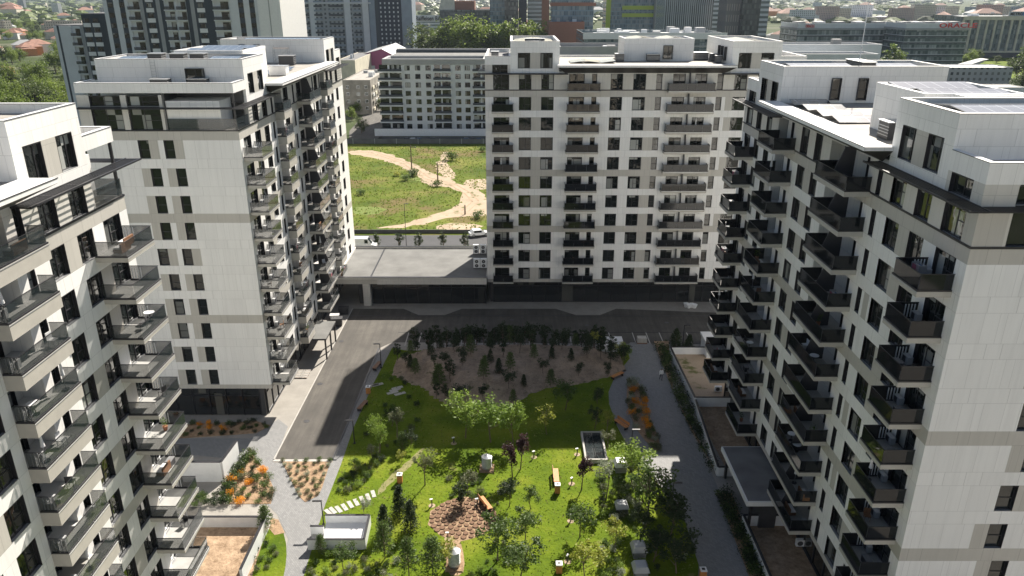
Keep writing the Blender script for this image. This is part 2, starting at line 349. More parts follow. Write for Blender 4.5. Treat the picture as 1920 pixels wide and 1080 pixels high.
# the field behind, dirt track, road
patch('meadow', [(-60, 146), (75, 152), (75, 262), (-60, 262)], .02, 'meadow')
patch('meadow', [(415.67, 721.36), (469.14, 721.36), (309.69, 469.78), (300.65, 519.7)], .05, 'lawn')
patch('dirt_track', ragged(smooth([(-53.72, 249.36), (-46.11, 251.19), (-33.52, 236.38), (-24.89, 218.03), (-16.92, 207.2), (-11.42, 198.5), (-6.19, 190.45), (-5.57, 169.51), (-11.84, 170.87), (-19.24, 164.28), (-25.98, 160.95), (-30.7, 160.95), (-24.05, 164.28), (-18.28, 173.17), (-12.04, 180.43), (-12.78, 192.69), (-17.22, 199.7), (-23.09, 200.92), (-26.43, 212.49), (-36.88, 230.74), (-46, 240.56), (-52.48, 243.14)], 2), .75, 2, 1.6), .03, 'track')
patch('dirt_track', ragged(smooth([(-22.69, 219.46), (-23.06, 243.14), (-22.02, 249.36), (-20.3, 243.14), (-19.89, 225.34), (-15.1, 211.14), (-17.71, 205.91)], 1), .7, 3, 1.6), .034, 'track')
for i, (cx_, cy__, rx_, ry_) in enumerate(((*(-9.57, 175.53), 6, 5), (*(-23.96, 209.15), 5, 3), (*(-43.3, 234.74), 6, 3.5), (*(-11.89, 162.18), 5, 3), (*(-26.15, 162.18), 7, 2), (*(-8.73, 202.76), 5, 6), (*(-34.93, 202.76), 3, 5), (*(-34.47, 175.53), 4, 4))):
    if i in (2, 4, 6): continue
    patch('bare_soil', ragged([(cx_ + math.cos(a * .393) * rx_, cy__ + math.sin(a * .393) * ry_) for a in range(16)], .7, i + 20, 1.3), .024 + i * .0007, 'track' if i in (0, 3, 5) else 'worn')
rr = random.Random(12)
for sgn in (-1, 1):
    cl_ = [(-52.31, 246.66), (-45.34, 246.66), (-32.68, 229.95), (-24.03, 209.81), (-15.92, 201.53), (-11.67, 192.69), (-9.06, 184.01), (-11.21, 175.05), (-19.6, 167.73), (-27.34, 162.18)]
    b = MB(); k_ = b.m('soil')
    for (a0, b0), (a1, b1) in zip(cl_, cl_[1:]):
        L_ = math.hypot(a1 - a0, b1 - b0); nx_, ny_ = -(b1 - b0) / L_ * sgn * .8, (a1 - a0) / L_ * sgn * .8; b.face([(a0 + nx_ - .16, b0 + ny_ - .16, .041), (a1 + nx_ - .16, b1 + ny_ - .16, .041), (a1 + nx_ + .16, b1 + ny_ + .16, .041), (a0 + nx_ + .16, b0 + ny_ + .16, .041)], 'soil')
    struct(b.build('wheel_rut'))
patch('road', [(-80, 147.6), (80, 149.5), (80, 156.5), (-80, 155.2)], .04, 'asphaltd')
patch('pavement', [(-80, 143), (80, 143), (80, 147.3), (-80, 147.3)], .08, 'concrete', .1)
patch('road', [(-61.43, 287.85), (-57.84, 269.93), (-46.47, 269.93), (-53.89, 345.84), (-66.33, 393.37), (-66.45, 389.11)], .05, 'asphalt')
patch('parking_lot', [(-48, 262.5), (20, 262.5), (20, 276), (-48, 276)], .05, 'asphaltd')
for i in range(16):
    b = MB(); b.box(-44 + i * 2.7, -43.88 + i * 2.7, 264, 268.5, .05, .055, 'kerb'); struct(b.build('parking_line'))

for i, (x, y) in enumerate(((-25.49, 102.48), (-25.55, 89.22), (0, 110.41), (11.69, 108.33), (-24.94, 79.79), (24.42, 109.36))):
    b = MB(); b.tube((x, y, .0), (x, y, .018), .36, .36, 'dark', 16); b.tube((x, y, .018), (x, y, .0185), .30, .30, 'darkg', 16); struct(b.build('manhole_cover'))
b = MB(); b.box(-26, 40, 112.0, 112.25, 0, .016, 'dark'); struct(b.build('drain_channel'))
# ------------------------------------------------------------------ apartment towers
FH = 3.04; F0 = 4.4
ROT = {(0, -1): 0., (1, 0): R(90), (-1, 0): R(-90), (0, 1): R(180)}
_wm = {}
def window_geo(b, w, h, X=lambda x, y, z: (x, y, z), style=0, refl=True):
    """unit facing local -y, origin bottom centre in the wall plane; reveal .27 deep"""
    def bx(x0, x1, y0, y1, z0, z1, m):
        ps = [(x0, y0, z0), (x1, y0, z0), (x1, y1, z0), (x0, y1, z0), (x0, y0, z1), (x1, y0, z1), (x1, y1, z1), (x0, y1, z1)]
        b.hexa([X(*p) for p in ps], m)
    a = w / 2; d = .27
    bx(-a, -a + .025, .0, d, 0, h, 'dark'); bx(a - .025, a, .0, d, 0, h, 'dark')
    bx(-a + .025, a - .025, 0.0, d, 0, .03, 'steel'); bx(-a + .025, a - .025, 0, d, h - .025, h, 'dark')
    t = .065; y0 = d - .07; y1 = d
    bx(-a + .025, -a + t + .02, y0, y1, .03, h - .025, 'dark'); bx(a - t - .02, a - .025, y0, y1, .03, h - .025, 'dark')
    bx(-a + .09, a - .09, y0, y1, .03, .1, 'dark'); bx(-a + .09, a - .09, y0, y1, h - .09, h - .025, 'dark')
    if w > 1.3:
        mx = {0: .06, 1: -.12, 2: w * .17}[style % 3]
        bx(mx - .035, mx + .035, y0, y1, .1, h - .09, 'dark')
        if style % 3 != 2: bx(mx + .035, a - .09, y0, y1, h * .42, h * .42 + .06, 'dark')
    else:
        bx(-a + .09, a - .09, y0, y1, h * .45, h * .45 + .06, 'dark')
    b.face([X(-a + .04, d - .03, .04), X(a - .04, d - .03, .04), X(a - .04, d - .03, h - .04), X(-a + .04, d - .03, h - .04)], 'glass')
def window_mesh(w, h, style=0):
    k = (round(w, 1), round(h, 1), style)
    if k not in _wm:
        b = MB(); window_geo(b, k[0], k[1], style=style); _wm[k] = b.mesh('window')
    return _wm[k]
_bm = {}
M['lgrey_ac'] = plain('air_conditioner_casing', (.42, .43, .44), .5, var=.05)
M['podroof'] = plain('grey_bitumen_roof', (.15, .15, .145), .85, var=.22, scale=.35)
def balcony_meshes(L, proj, fh, deep, divider, smoked, ac):
    k = (round(L, 1), round(proj, 1), round(fh, 2), round(deep, 1), divider, smoked, ac)
    if k in _bm: return _bm[k]
    L = k[0]; P = k[1]; h = L / 2
    b = MB(); b.box(-h, h, -P, deep, -fh + .02, .0, 'fascia', 'tile')
    b.box(-h, h, -P, -P + .14, .0, .1, 'dark'); b.box(-h, -h + .14, -P + .14, -.02, 0, .1, 'dark'); b.box(h - .14, h, -P + .14, -.02, 0, .1, 'dark')
    b.box(-h - .02, h + .02, -P - .025, -P, -.09, -.03, 'steel')
    sl_ = b.mesh('balcony')
    g = MB(); gm = 'raild' if smoked else 'rail'; n = max(2, int(round(L / 1.5)))
    for i in range(n):
        x0 = -h + .07 + (L - .14) * i / n; x1 = -h + .07 + (L - .14) * (i + 1) / n - .02
        g.box(x0, x1, -P + .05, -P + .068, .1, 1.08, gm)
    for sx in (-1, 1):
        g.box(sx * (h - .06), sx * (h - .078), -P + .08, -.03, .1, 1.08, gm)
    # slim top rail
    g.box(-h + .04, h - .04, -P + .035, -P + .083, 1.08, 1.115, 'dark')
    for sx in (-1, 1): g.box(sx * (h - .04), sx * (h - .088), -P + .083, -.02, 1.08, 1.115, 'dark')
    rl = g.mesh('railing')
    dv = None
    if divider:
        d = MB(); x = (divider - .5) * L
        for (a0, a1) in ((x - .04, x + .04),):
            ps = [(a0, -P + .12, .0), (a1, -P + .12, 0), (a1, deep, 0), (a0, deep, 0), (a0, -P * .45, 2.68), (a1, -P * .45, 2.68), (a1, deep, 2.68), (a0, deep, 2.68)]
            d.hexa(ps, 'darkg')
        dv = d.mesh('divider')
    am = None
    if ac:
        a = MB(); x = ac * (h - .62)
        if abs(ac) < 2: a.box(x - .38, x + .38, -.5, -.16, .1, .62, 'lgrey_ac'); a.box(x - .3, x + .08, -.515, -.5, .16, .56, 'darkg')
        ac = 1 if ac > 0 else -1
        for i in range(4): a.box(ac * (h - .16), ac * (h - .12), -.9 + i * .2, -.84 + i * .2, .12, 1.0, 'metalw')
        am = a.mesh('air_conditioner')
    _bm[k] = (sl_, rl, dv, am); return _bm[k]
class Tower:
    def __init__(s, label, O, S, N, L, D, group=None):
        s.O = O; s.S = S; s.N = N; s.L = L; s.D = D
        s.t = thing('apartment_tower', label, 'apartment tower', (O[0], O[1], 0), 0, group)
        s.w = MB(); s.win = []; s.bal = []
    def P(s, a, o, z): return (s.O[0] + s.S[0] * a + s.N[0] * o, s.O[1] + s.S[1] * a + s.N[1] * o, z)
    def bx(s, b, a0, a1, o0, o1, z0, z1, m, top=None):
        p = s.P(a0, o0, z0); q = s.P(a1, o1, z1); b.box(p[0], q[0], p[1], q[1], z0, z1, m, top)
    def part(s, b, name, **k): 
        for i in range(len(b.v)): b.v[i] = (b.v[i][0] - s.O[0], b.v[i][1] - s.O[1], b.v[i][2])
        return b.build(name, s.t, **k)
    def window(s, a0, a1, o, z, h, n=None, style=0):
        """window on the court face (n None) or an end face (n = outward vector, a0/a1 measured along o)"""
        nn = n or s.N
        if n is None: p = s.P((a0 + a1) / 2, o, z)
        else: p = s.P(o, (a0 + a1) / 2, z)
        s.win.append((p, abs(a1 - a0), h, ROT[nn], style))
    def finish(s):
        cam_p = Vector((0, 0, 48.4))
        s.win.sort(key=lambda w_: (Vector(w_[0]) - cam_p).length / (w_[1] * w_[2]))
        for p, w_, h, r, st in s.win[:96]:
            link('window', window_mesh(w_, h, st), s.t, (p[0] - s.O[0], p[1] - s.O[1], p[2]), r)
        rest = s.win[96:]
        if rest:
            b = MB()
            for p, w_, h, r, st in rest:
                cr, sr = math.cos(r), math.sin(r); px, py = p[0] - s.O[0], p[1] - s.O[1]
                window_geo(b, w_, h, lambda x, y, z, cr=cr, sr=sr, px=px, py=py, pz=p[2]: (px + x * cr - y * sr, py + x * sr + y * cr, pz + z), st)
            b.build('window', s.t, kind='stuff')
        s.part(s.w, 'wall')
    def strip(s, z0, z1, a0, a1, cuts, oin, oout, mat, greys=()):
        """wall pieces between cuts along the court face"""
        edges = sorted(cuts); x = a0; out = []
        for c0, c1 in edges:
            if c1 <= a0 or c0 >= a1: continue
            if c0 > x: out.append((x, c0))
            x = max(x, c1)
        if x < a1: out.append((x, a1))
        for p, q in out:
            seg = [(p, q, mat)]
            for g0, g1 in greys:
                ns = []
                for u, v, m in seg:
                    if g1 <= u or g0 >= v: ns.append((u, v, m)); continue
                    if g0 > u: ns.append((u, g0, m))
                    ns.append((max(u, g0), min(v, g1), 'beige'))
                    if g1 < v: ns.append((g1, v, m))
                seg = ns
            for u, v, m in seg: s.bx(s.w, u, v, oin, oout, z0, z1, m)
def band_mat(k, bands): return 'beige' if k in bands else 'white'
def make_tower(label, O, S, N, L, D, wins, narrow, balc, recess, greys, bands, far=False, endwin=None, terrace0=False, terrace1=False, mid=(), group=None, seed=1, smoked=False, low_d=None):
    rnd = random.Random(seed)
    T = Tower(label, O, S, N, L, D, group); w_ = T.w; TK = 1.75
    e0, e1 = .32, L - .32
    # core
    T.bx(w_, e0, e1, -D, -TK, F0 - .45, 37.9, 'white'); T.bx(w_, .7, L - .7, -D + .3, -TK, 0, F0 - .45, 'darkg')
    ground_in = 1.2
    # storeys
    for k in range(11):
        F = F0 + FH * k; zb = F + .08; zt = F + (2.1 if k < 10 else 2.45)
        cuts = []
        for (a, b) in wins:
            if k == 10 and terrace0 and a < 4.0: continue
            if k == 10 and terrace1 and b > L - 4.0: continue
            cuts.append((a, b)); st = rnd.choice((0, 1)) if k < 10 else 0
            T.window(a, b, 0, zb, zt - zb, style=st)
        for (a, b) in narrow:
            cuts.append((a, b)); T.window(a, b, 0, zb, zt - zb, style=0)
        for (a, b, dpt, doors) in recess:
            cuts.append((a, b))
            for (d0, d1) in doors: T.window(d0, d1, -dpt + .28, zb, zt - zb, style=1)
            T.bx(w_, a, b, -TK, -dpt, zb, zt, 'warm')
        full = [(a, b) for (a, b, d_, q) in recess]
        if k == 10 and terrace0: cuts.append((0, 3.9))
        if k == 10 and terrace1: cuts.append((L - 3.9, L))
        gs = [(g0, g1) for (g0, g1, ks) in greys if k in ks]
        T.strip(zb, zt, 0, L, cuts, -TK, 0, 'warm' if k == 10 else 'white', gs)
        bm = band_mat(k + 1, bands)
        if k < 10: T.bx(w_, 0, L, -TK, 0, zt, F + FH + .08, bm)
    T.bx(w_, 0, L, -TK, 0, F0 - .45, F0 + .08, 'beige')
    # ground floor: set back glazed shopfront
    T.bx(w_, 0.4, L - .4, -TK, -1.2, 0, F0 - .45, 'darkg')
    # tops: end blocks
    z10 = F0 + FH * 10
    for (a0, a1, b0, b1, terr, near) in ((0, 3.8, 3.8, 11.1, terrace0, True), (L - 3.8, L, L - 11.1, L - 3.8, terrace1, False)):
        def mir(x): return x if near else L - x
        # storey 10 top to 37.3 above windows
        if not terr:
            T.bx(w_, a0, a1, -TK, 0, z10 + 2.45, 37.3, 'warm')
            # upper lights of the low block
            c0, c1 = sorted((mir(1.1), mir(3.4))); T.window(c0, c1, 0, 37.3, 1.25, style=0)
            for q0, q1 in ((a0, c0), (c1, a1)): T.bx(w_, q0, q1, -TK, 0, 37.3, 38.55, 'warm')
            T.bx(w_, a0, a1, -D, 0, 38.55, 39.15, 'white')
            T.bx(w_, a0 + (e0 if near else 0), a1 - (0 if near else e0), -D, -TK, 37.9, 38.55, 'warm')
        else:
            T.bx(w_, a0, a1, -D, 0, 38.75, 39.15, 'white')
        # parapets of the low block
        for q in ((a0, a1, -.3, 0), (a0, a1, -D, -D + .3), ((a0, a0 + .3) if near else (a1 - .3, a1)) + (-D + .3, -.3)):
            T.bx(w_, q[0], q[1], q[2], q[3], 39.15, 39.75, 'white')
        r = MB(); T.bx(r, a0 + .3, a1 - .3, -D + .3, -.3, 39.15, 39.2, 'roofd'); T.part(r, 'roof')
        cp = MB()
        for q in ((a0, a1, -.38, .03), (a0, a1, -D - .03, -D + .33), ((a0 - .03, a0 + .33) if near else (a1 - .33, a1 + .03)) + (-D + .33, -.38)):
            T.bx(cp, q[0], q[1], q[2], q[3], 39.75, 39.79, 'dark', 'cap')
        T.part(cp, 'coping')
        # tall block
        T.bx(w_, b0, b1, -TK, 0, z10 + 2.45, 38.0, 'white')
        x0, x1 = sorted((mir(4.9), mir(6.75))); y0, y1 = sorted((mir(8.25), mir(10.1)))
        T.window(x0, x1, 0, 38.0, 2.25, style=2); T.window(y0, y1, 0, 38.0, 2.25, style=2)
        g0, g1 = sorted((mir(6.75), mir(8.25)))
        T.strip(38.0, 40.25, b0, b1, [(x0, x1), (y0, y1)], -TK, 0, 'white', [(g0, g1)])
        T.bx(w_, b0, b1, -D + .6, -TK, 37.9, 40.25, 'white')
        T.bx(w_, b0, b1, -D + .6, 0, 40.25, 41.2, 'white')
        for q in ((b0, b1, -.3, 0), (b0, b1, -D + .6, -D + .9), (b0, b0 + .3, -D + .9, -.3), (b1 - .3, b1, -D + .9, -.3)):
            T.bx(w_, q[0], q[1], q[2], q[3], 41.2, 41.85, 'white')
        cp = MB()
        for q in ((b0 - .03, b1 + .03, -.36, .03), (b0 - .03, b1 + .03, -D + .57, -D + .93), (b0 - .03, b0 + .33, -D + .93, -.36), (b1 - .33, b1 + .03, -D + .93, -.36)):
            T.bx(cp, q[0], q[1], q[2], q[3], 41.85, 41.89, 'dark', 'cap')
        T.part(cp, 'coping')
        r = MB(); T.bx(r, b0 + .3, b1 - .3, -D + .9, -.3, 41.2, 41.25, 'roof'); T.part(r, 'roof')
        # sun shade grid at storey 10
        sh = MB(); s0 = 0 if near else b0 - 1.3; s1 = (b1 + 1.3) if near else L
        q0 = s0 - (1.1 if near else 0); q1 = s1 + (0 if near else 1.1)
        for o0, o1 in ((0.02, .1), (1.12, 1.22)): T.bx(sh, q0, q1, o0, o1, 37.22, 37.34, 'dark')
        for i in range(5): T.bx(sh, q0, q1, .22 + i * .18, .26 + i * .18, 37.22, 37.30, 'dark')
        nn = 5
        for i in range(nn + 1):
            a = q0 + (q1 - q0 - .08) * i / nn; T.bx(sh, a, a + .08, .1, 1.12, 37.215, 37.30, 'dark')
        qa, qb = (-1.1, -.02) if near else (L + .02, L + 1.1)
        for i in range(6):
            a = qa + (qb - qa - .05) * i / 5; T.bx(sh, a, a + .05, -D, 0.02, 37.22, 37.30, 'dark')
        T.part(sh, 'sun_shade')
        if terr:
            # corner terrace: column and glass
            cl = MB(); ca = .12 if near else L - .3
            T.bx(cl, ca, ca + .18, -.3, -.12, z10 + .08, 38.75, 'dark'); T.part(cl, 'corner_column')
            T.bx(w_, a0 + .25, a1 - .15, -TK - 5.8, -TK - 5.65, z10, 38.75, 'darkg')
            for q in (-7.35, -3.75): T.window(q, q + 3.3, (b0 - .3) if near else (b1 + .3), z10 + .1, 2.4, n=((-S[0], -S[1]) if near else S), style=1)
            T.bx(w_, (b0 - .12) if near else (b1 + .02), (b0 - .02) if near else (b1 + .12), -7.4, -.3, z10 + 2.52, 38.74, 'darkg')
            gl = MB(); g_a, g_b = (.05, 3.7) if near else (L - 3.7, L - .05)
            T.bx(gl, g_a, g_b, -.08, -.05, z10 + .15, z10 + 1.3, 'rail')
            ea = .05 if near else L - .08
            T.bx(gl, ea, ea + .03, -7.4, -.1, z10 + .15, z10 + 1.3, 'rail'); T.part(gl, 'railing')
            T.bx(w_, b0 if near else b1 - 0.3, b0 + .3 if near else b1, -7.6, -TK, z10, 37.9, 'warm')
    # centre: canopy roof
    m0, m1 = 11.1, L - 11.1
    T.bx(w_, m0, m1, -TK, 0, z10 + 2.45, 37.6, 'warm'); T.bx(w_, m0, m1, -D + .6, -TK, 37.9, 38.0, 'white')
    cn = MB()
    def PP(a, o, z): return T.P(a, o, z)
    c0, c1 = m0 - .35, m1 + .35; po = 2.05
    lo = [PP(m0 + .9, .03, 37.36), PP(m1 - .9, .03, 37.36), PP(m1 - .9, -.02, 37.36), PP(m0 + .9, -.02, 37.36)]
    hi = [PP(c0, po, 38.32), PP(c1, po, 38.32), PP(c1, .03, 38.32), PP(c0, .03, 38.32)]
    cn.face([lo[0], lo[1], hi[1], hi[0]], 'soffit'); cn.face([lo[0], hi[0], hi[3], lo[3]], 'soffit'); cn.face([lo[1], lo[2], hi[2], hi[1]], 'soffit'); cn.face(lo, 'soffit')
    T.bx(cn, c0, c1, .02, po, 38.325, 38.6, 'white', 'cap'); T.bx(cn, m0, m1, -D, .02, 38.0, 38.45, 'white', 'roof')
    T.bx(cn, c0 - .02, c1 + .02, po, po + .03, 38.58, 38.63, 'dark'); T.bx(cn, m0, m1, -D, -D + .3, 38.45, 38.75, 'white')
    T.part(cn, 'canopy')
    for (a0, a1, o0, o1, zt) in mid:
        T.bx(w_, a0, a1, o0, o1, 38.45, zt, 'white')
        cp = MB(); 
        for q in ((a0 - .03, a1 + .03, o1 - .3, o1 + .03), (a0 - .03, a1 + .03, o0 - .03, o0 + .3), (a0 - .03, a0 + .3, o0 + .3, o1 - .3), (a1 - .3, a1 + .03, o0 + .3, o1 - .3)):
            T.bx(cp, q[0], q[1], q[2], q[3], zt, zt + .35, 'white', 'cap')
        T.part(cp, 'coping')
        r = MB(); T.bx(r, a0 + .3, a1 - .3, o0 + .3, o1 - .3, zt, zt + .04, 'roofd'); T.part(r, 'roof')
    # dark ledge line
    ld = MB(); T.bx(ld, -.03, L + .03, .0, .05, z10 + .0, z10 + .14, 'dark')
    for a0, a1 in ((-.05, 0), (L, L + .05)): T.bx(ld, a0, a1, -D, 0.0, z10, z10 + .14, 'dark')
    T.part(ld, 'ledge')
    # balconies
    nb = 0
    for (a0, a1, proj, fh, deep, dv, ks, ac) in balc:
        for k in ks:
            F = F0 + FH * k; p = T.P((a0 + a1) / 2, 0, F + .09)
            sl_, rl, dm, am = balcony_meshes(a1 - a0, proj, fh, 0.0, dv, smoked, ac)
            # local +x direction for this facade rotation
            o = link('balcony', sl_, T.t, (p[0] - O[0], p[1] - O[1], p[2]), ROT[N]); link('railing', rl, o)
            if dm: link('divider', dm, o)
            if am: link('air_conditioner', am, o)
            T.bal.append((a0, a1, proj, F + .11, k))
    # end faces
    for near in (True, False):
        n = (-S[0], -S[1]) if near else S
        A0, A1 = (0, e0) if near else (e1, L)
        ew = endwin if near else None
        for k in range(11):
            F = F0 + FH * k; zb = F + .08; zt = F + 2.1 if k < 10 else F + 2.45
            cuts = []; gs = []
            if ew and k < 10:
                for (c0, c1) in ew[0]:
                    sh = ew[1].get(k, 0); cuts.append((-c1 - sh, -c0 - sh))
                    T.window(-c1 - sh, -c0 - sh, 0, zb, zt - zb, n=n, style=0)
                    if k in ew[1]: gs.append((-c0 - sh, -c0 - sh + 1.0))
                    else: gs.append((-c1 - .95, -c1))
            if k == 10 and near and ew:
                if terrace0: cuts = [(-7.6, -TK)]
                for c0, c1 in ew[2]:
                    cuts.append((-c1, -c0)); T.window(-c1, -c0, 0, zb, 2.35, n=n, style=1)
                    T.window(-c1, -c0, 0, 37.36, 1.15, n=n, style=1)
            # walls
            edges = sorted(cuts); x = -D; seg = []
            for q0, q1 in edges:
                if q0 > x: seg.append((x, q0))
                x = max(x, q1)
            if x < -TK: seg.append((x, -TK))
            for u, v in seg:
                sub = [(u, v, 'warm' if k == 10 else 'white')]
                for g0, g1 in gs:
                    ns = []
                    for a, b, m in sub:
                        if g1 <= a or g0 >= b: ns.append((a, b, m)); continue
                        if g0 > a: ns.append((a, g0, m))
                        ns.append((max(a, g0), min(b, g1), 'beige'))
                        if g1 < b: ns.append((g1, b, m))
                    sub = ns
                for a, b, m in sub: T.bx(w_, A0, A1, a, b, zb, zt, m)
            if k < 10: T.bx(w_, A0, A1, -D, -TK, zt, F + FH + .08, band_mat(k + 1, bands))
            elif near and ew:
                cu = sorted((-c1, -c0) for c0, c1 in ew[2])
                x = -D
                lim = -7.6 if terrace0 else -TK
                for q0, q1 in cu + [(lim, lim)]:
                    if q0 > x: T.bx(w_, A0, A1, x, q0, zt, 38.55, 'warm')
                    x = q1
                for q0, q1 in cu: T.bx(w_, A0, A1, q0, q1, zt, 37.36, 'dark')
            else:
                T.bx(w_, A0, A1, -D, -TK, zt, 38.55, 'warm')
        T.bx(w_, A0, A1, -D, -TK, F0 - .45, F0 + .08, 'beige')
    # shop fronts
    sf = MB(); z1 = F0 - .5
    T.bx(sf, .9, L - .9, -1.2, -1.12, .1, z1, 'store')
    n = int(L / 2.2)
    for i in range(n + 1):
        a = .9 + (L - 1.8 - .08) * i / n; T.bx(sf, a, a + .08, -1.12, -1.02, .1, z1, 'dark')
    T.bx(sf, .9, L - .9, -1.1, -1.03, z1 * .72, z1 * .72 + .1, 'dark'); T.bx(sf, .9, L - .9, -1.1, -.98, 0, .12, 'dark')
    T.bx(sf, .42, .46, -D + .5, -TK, .1, z1, 'store'); 
    for i in range(8):
        o = -D + .5 + (D - TK - .6) * i / 7; T.bx(sf, .3, .42, o, o + .08, .1, z1, 'dark')
    T.bx(sf, .32, .42, -D + .5, -TK, z1 * .7, z1 * .7 + .08, 'dark')
    T.part(sf, 'shop_front')
    T.finish()
    return T
ALL = range(0, 11); LOW = range(0, 10)
def solar_array(T, a0, a1, o0, o1, z, tilt=.28, w=2.1):
    """zigzag rows of tilted panels lying on a roof"""
    n = max(1, int((a1 - a0) / w)); 
    for i in range(n):
        b = MB(); p = a0 + (a1 - a0) * i / n; q = a0 + (a1 - a0) * (i + 1) / n - .08
        zp, zq = (z + .1, z + .1 + tilt) if i % 2 == 0 else (z + .1 + tilt, z + .1)
        v = [T.P(p, o0, zp), T.P(q, o0, zq), T.P(q, o1, zq), T.P(p, o1, zp)]
        e = (Vector(v[1]) - Vector(v[0])).cross(Vector(v[3]) - Vector(v[0]))
        if e.z < 0: v = [v[3], v[2], v[1], v[0]]
        lo = [(x, y, z_ - .05) for x, y, z_ in v]
        b.hexa(lo + v, 'steel', 'solar'); T.part(b, 'solar_panel')
def roof_box(T, a0, a1, o0, o1, z, h, mat='darkg'):
    b = MB(); T.bx(b, a0, a1, o0, o1, z, z + h, mat, 'roofd'); T.bx(b, a0 - .08, a1 + .08, o0 - .08, o1 + .08, z + h, z + h + .07, 'steel')
    n = max(2, int(abs(a1 - a0) / .3))
    for i in range(4): T.bx(b, a0 - .02, a1 + .02, o1, o1 + .02, z + h * (.2 + .18 * i), z + h * (.24 + .18 * i), 'steel')
    T.part(b, 'roof_unit')
# right-hand tower
TE = make_tower('white apartment tower filling the right side, dark smoked glass balconies in shade', (26.2, 41.1), (0, 1), (-1, 0), 45.6, 16.5,
    wins=[(1.1, 3.4), (4.9, 6.75), (8.2, 10.05), (22.85, 24.4), (25.9, 27.7), (36.0, 37.6), (39.3, 41.0), (42.4, 44.6)],
    narrow=[(11.6, 12.3), (29.7, 30.4)],
    recess=[(13.85, 21.0, 1.1, [(14.1, 16.0), (18.9, 20.3)]), (31.4, 34.0, 1.1, [(32.1, 33.8)])],
    balc=[(.8, 4.0, 2.15, .36, 0, 0, LOW, -1), (13.0, 19.1, 1.95, .4, 0, .45, ALL, 1), (28.8, 33.5, 2.15, .36, 0, 0, ALL, 1), (40.7, 44.4, 2.15, .36, 0, 0, LOW, 0)],
    greys=[(6.75, 8.2, (9, 8, 6, 5, 3, 1)), (24.4, 25.9, (9, 8, 7, 5, 4, 2, 1)), (6.0, 6.0, ()), (10.4, 11.2, (7, 4, 2)), (0.0, 1.1, (10,)), (34.5, 36.0, (8, 5, 2))],
    bands=(10, 6, 3, 0), endwin=([(5.5, 6.7), (9.6, 10.8)], {9: .8, 7: .7, 5: 1.0, 3: .0, 2: .8}, [(1.95, 5.4), (6.2, 9.6)]),
    mid=[(12.6, 20.0, -9.5, -2.4, 41.6), (10.9 + .3, 12.57, -9.5, -4.4, 41.6)], seed=3, smoked=True)
# left-middle tower
TB = make_tower('white apartment tower left of centre, sunlit balconies down its side and blank grey front', (-29, 80.8), (0, 1), (1, 0), 52.5, 16.5,
    wins=[(1.2, 3.6), (5.1, 7.1), (8.6, 10.4), (17.4, 19.4), (33.2, 35.0), (40.8, 42.4), (43.6, 45.2), (47.2, 48.9)],
    narrow=[(12.0, 12.7), (21.6, 22.3), (32.0, 32.6), (36.0, 36.6)],
    recess=[(13.4, 16.6, 1.3, [(13.7, 15.4)]), (23.6, 28.8, 1.1, [(24.2, 26.0), (27.0, 28.6)]), (36.9, 39.6, 1.4, [(37.2, 38.8)])],
    balc=[(.5, 4.4, 2.1, .36, 0, 0, LOW, 1), (13.4, 16.9, 1.1, .95, 0, 0, ALL, 1), (23.2, 29.4, 1.9, .42, 0, .5, ALL, 1), (36.7, 40.3, 1.05, .95, 0, 0, ALL, 1)],
    greys=[(3.6, 5.1, (8, 7, 4, 1)), (7.1, 8.6, (9, 6, 5, 3, 0)), (19.4, 21.6, (9, 8, 5, 4, 1)), (42.4, 43.6, (8, 5, 3))],
    bands=(10, 7, 3, 0), endwin=([(6.22, 7.3), (8.9, 10.05)], {9: .85, 5: .8}, [(7.95, 11.3), (11.95, 15.2)]), terrace0=True,
    mid=[(11.4, 20.0, -10.4, -2.4, 41.9)], seed=5)
# near-left tower
TA = make_tower('white apartment tower nearest on the left, sunlit wall with glass balconies', (-28, 53.3), (0, -1), (1, 0), 46.0, 16.5,
    wins=[(1.1, 3.4), (4.85, 6.7), (8.2, 10.0), (17.2, 19.0), (20.2, 22.0), (31.0, 33.0), (36.0, 37.8), (39.3, 41.1)],
    narrow=[(11.55, 12.3), (23.0, 23.7)],
    recess=[(13.2, 16.3, 1.4, [(14.2, 15.9)]), (25.0, 29.0, 1.1, [(25.4, 27.2)])],
    balc=[(1.2, 5.2, 2.2, .34, 0, 0, LOW, 2), (11.4, 16.3, 1.15, .95, 0, 0, ALL, -1), (24.5, 30.0, 1.9, .4, 0, .5, ALL, -1)],
    greys=[(3.4, 4.85, (8, 7, 5, 3, 2)), (6.7, 8.2, (9, 6, 4, 1)), (19.0, 20.2, (8, 6, 5, 2))],
    bands=(10, 3, 0), endwin=([(6.2, 7.3)], {}, []), terrace0=True, mid=[(14.0, 20.0, -10, -5, 41.6)], seed=7)
# tower facing the camera
TC = make_tower('white apartment tower facing the camera across the parking bays, three stacks of dark balconies', (-4.05, 117), (1, 0), (0, -1), 47.8, 16.5,
    wins=[(1.25, 3.6), (5.1, 6.95), (8.45, 10.35), (12.6, 14.95), (18.85, 20.7), (22.25, 24.15), (28.2, 30.05), (31.5, 33.3), (37.4, 39.3), (40.9, 42.8)],
    narrow=[(16.05, 16.8), (25.7, 26.6), (34.85, 35.75)], recess=[],
    balc=[(.95, 4.3, 1.5, .3, 0, 0, LOW, 0), (12.25, 17.25, 1.5, .32, 0, 0, ALL, 0), (27.35, 34.35, 1.5, .34, 0, .47, ALL, 0), (43.6, 47.3, 2.0, .3, 0, 0, LOW, 0)],
    greys=[(6.95, 8.45, ALL), (24.15, 25.7, LOW), (20.7, 22.25, (10,)), (36.3, 37.4, (9, 8, 6, 3))],
    bands=(10, 6, 3, 0), endwin=None, mid=[(21.8, 32.8, -15.6, -8.2, 41.5)], seed=11, smoked=True)
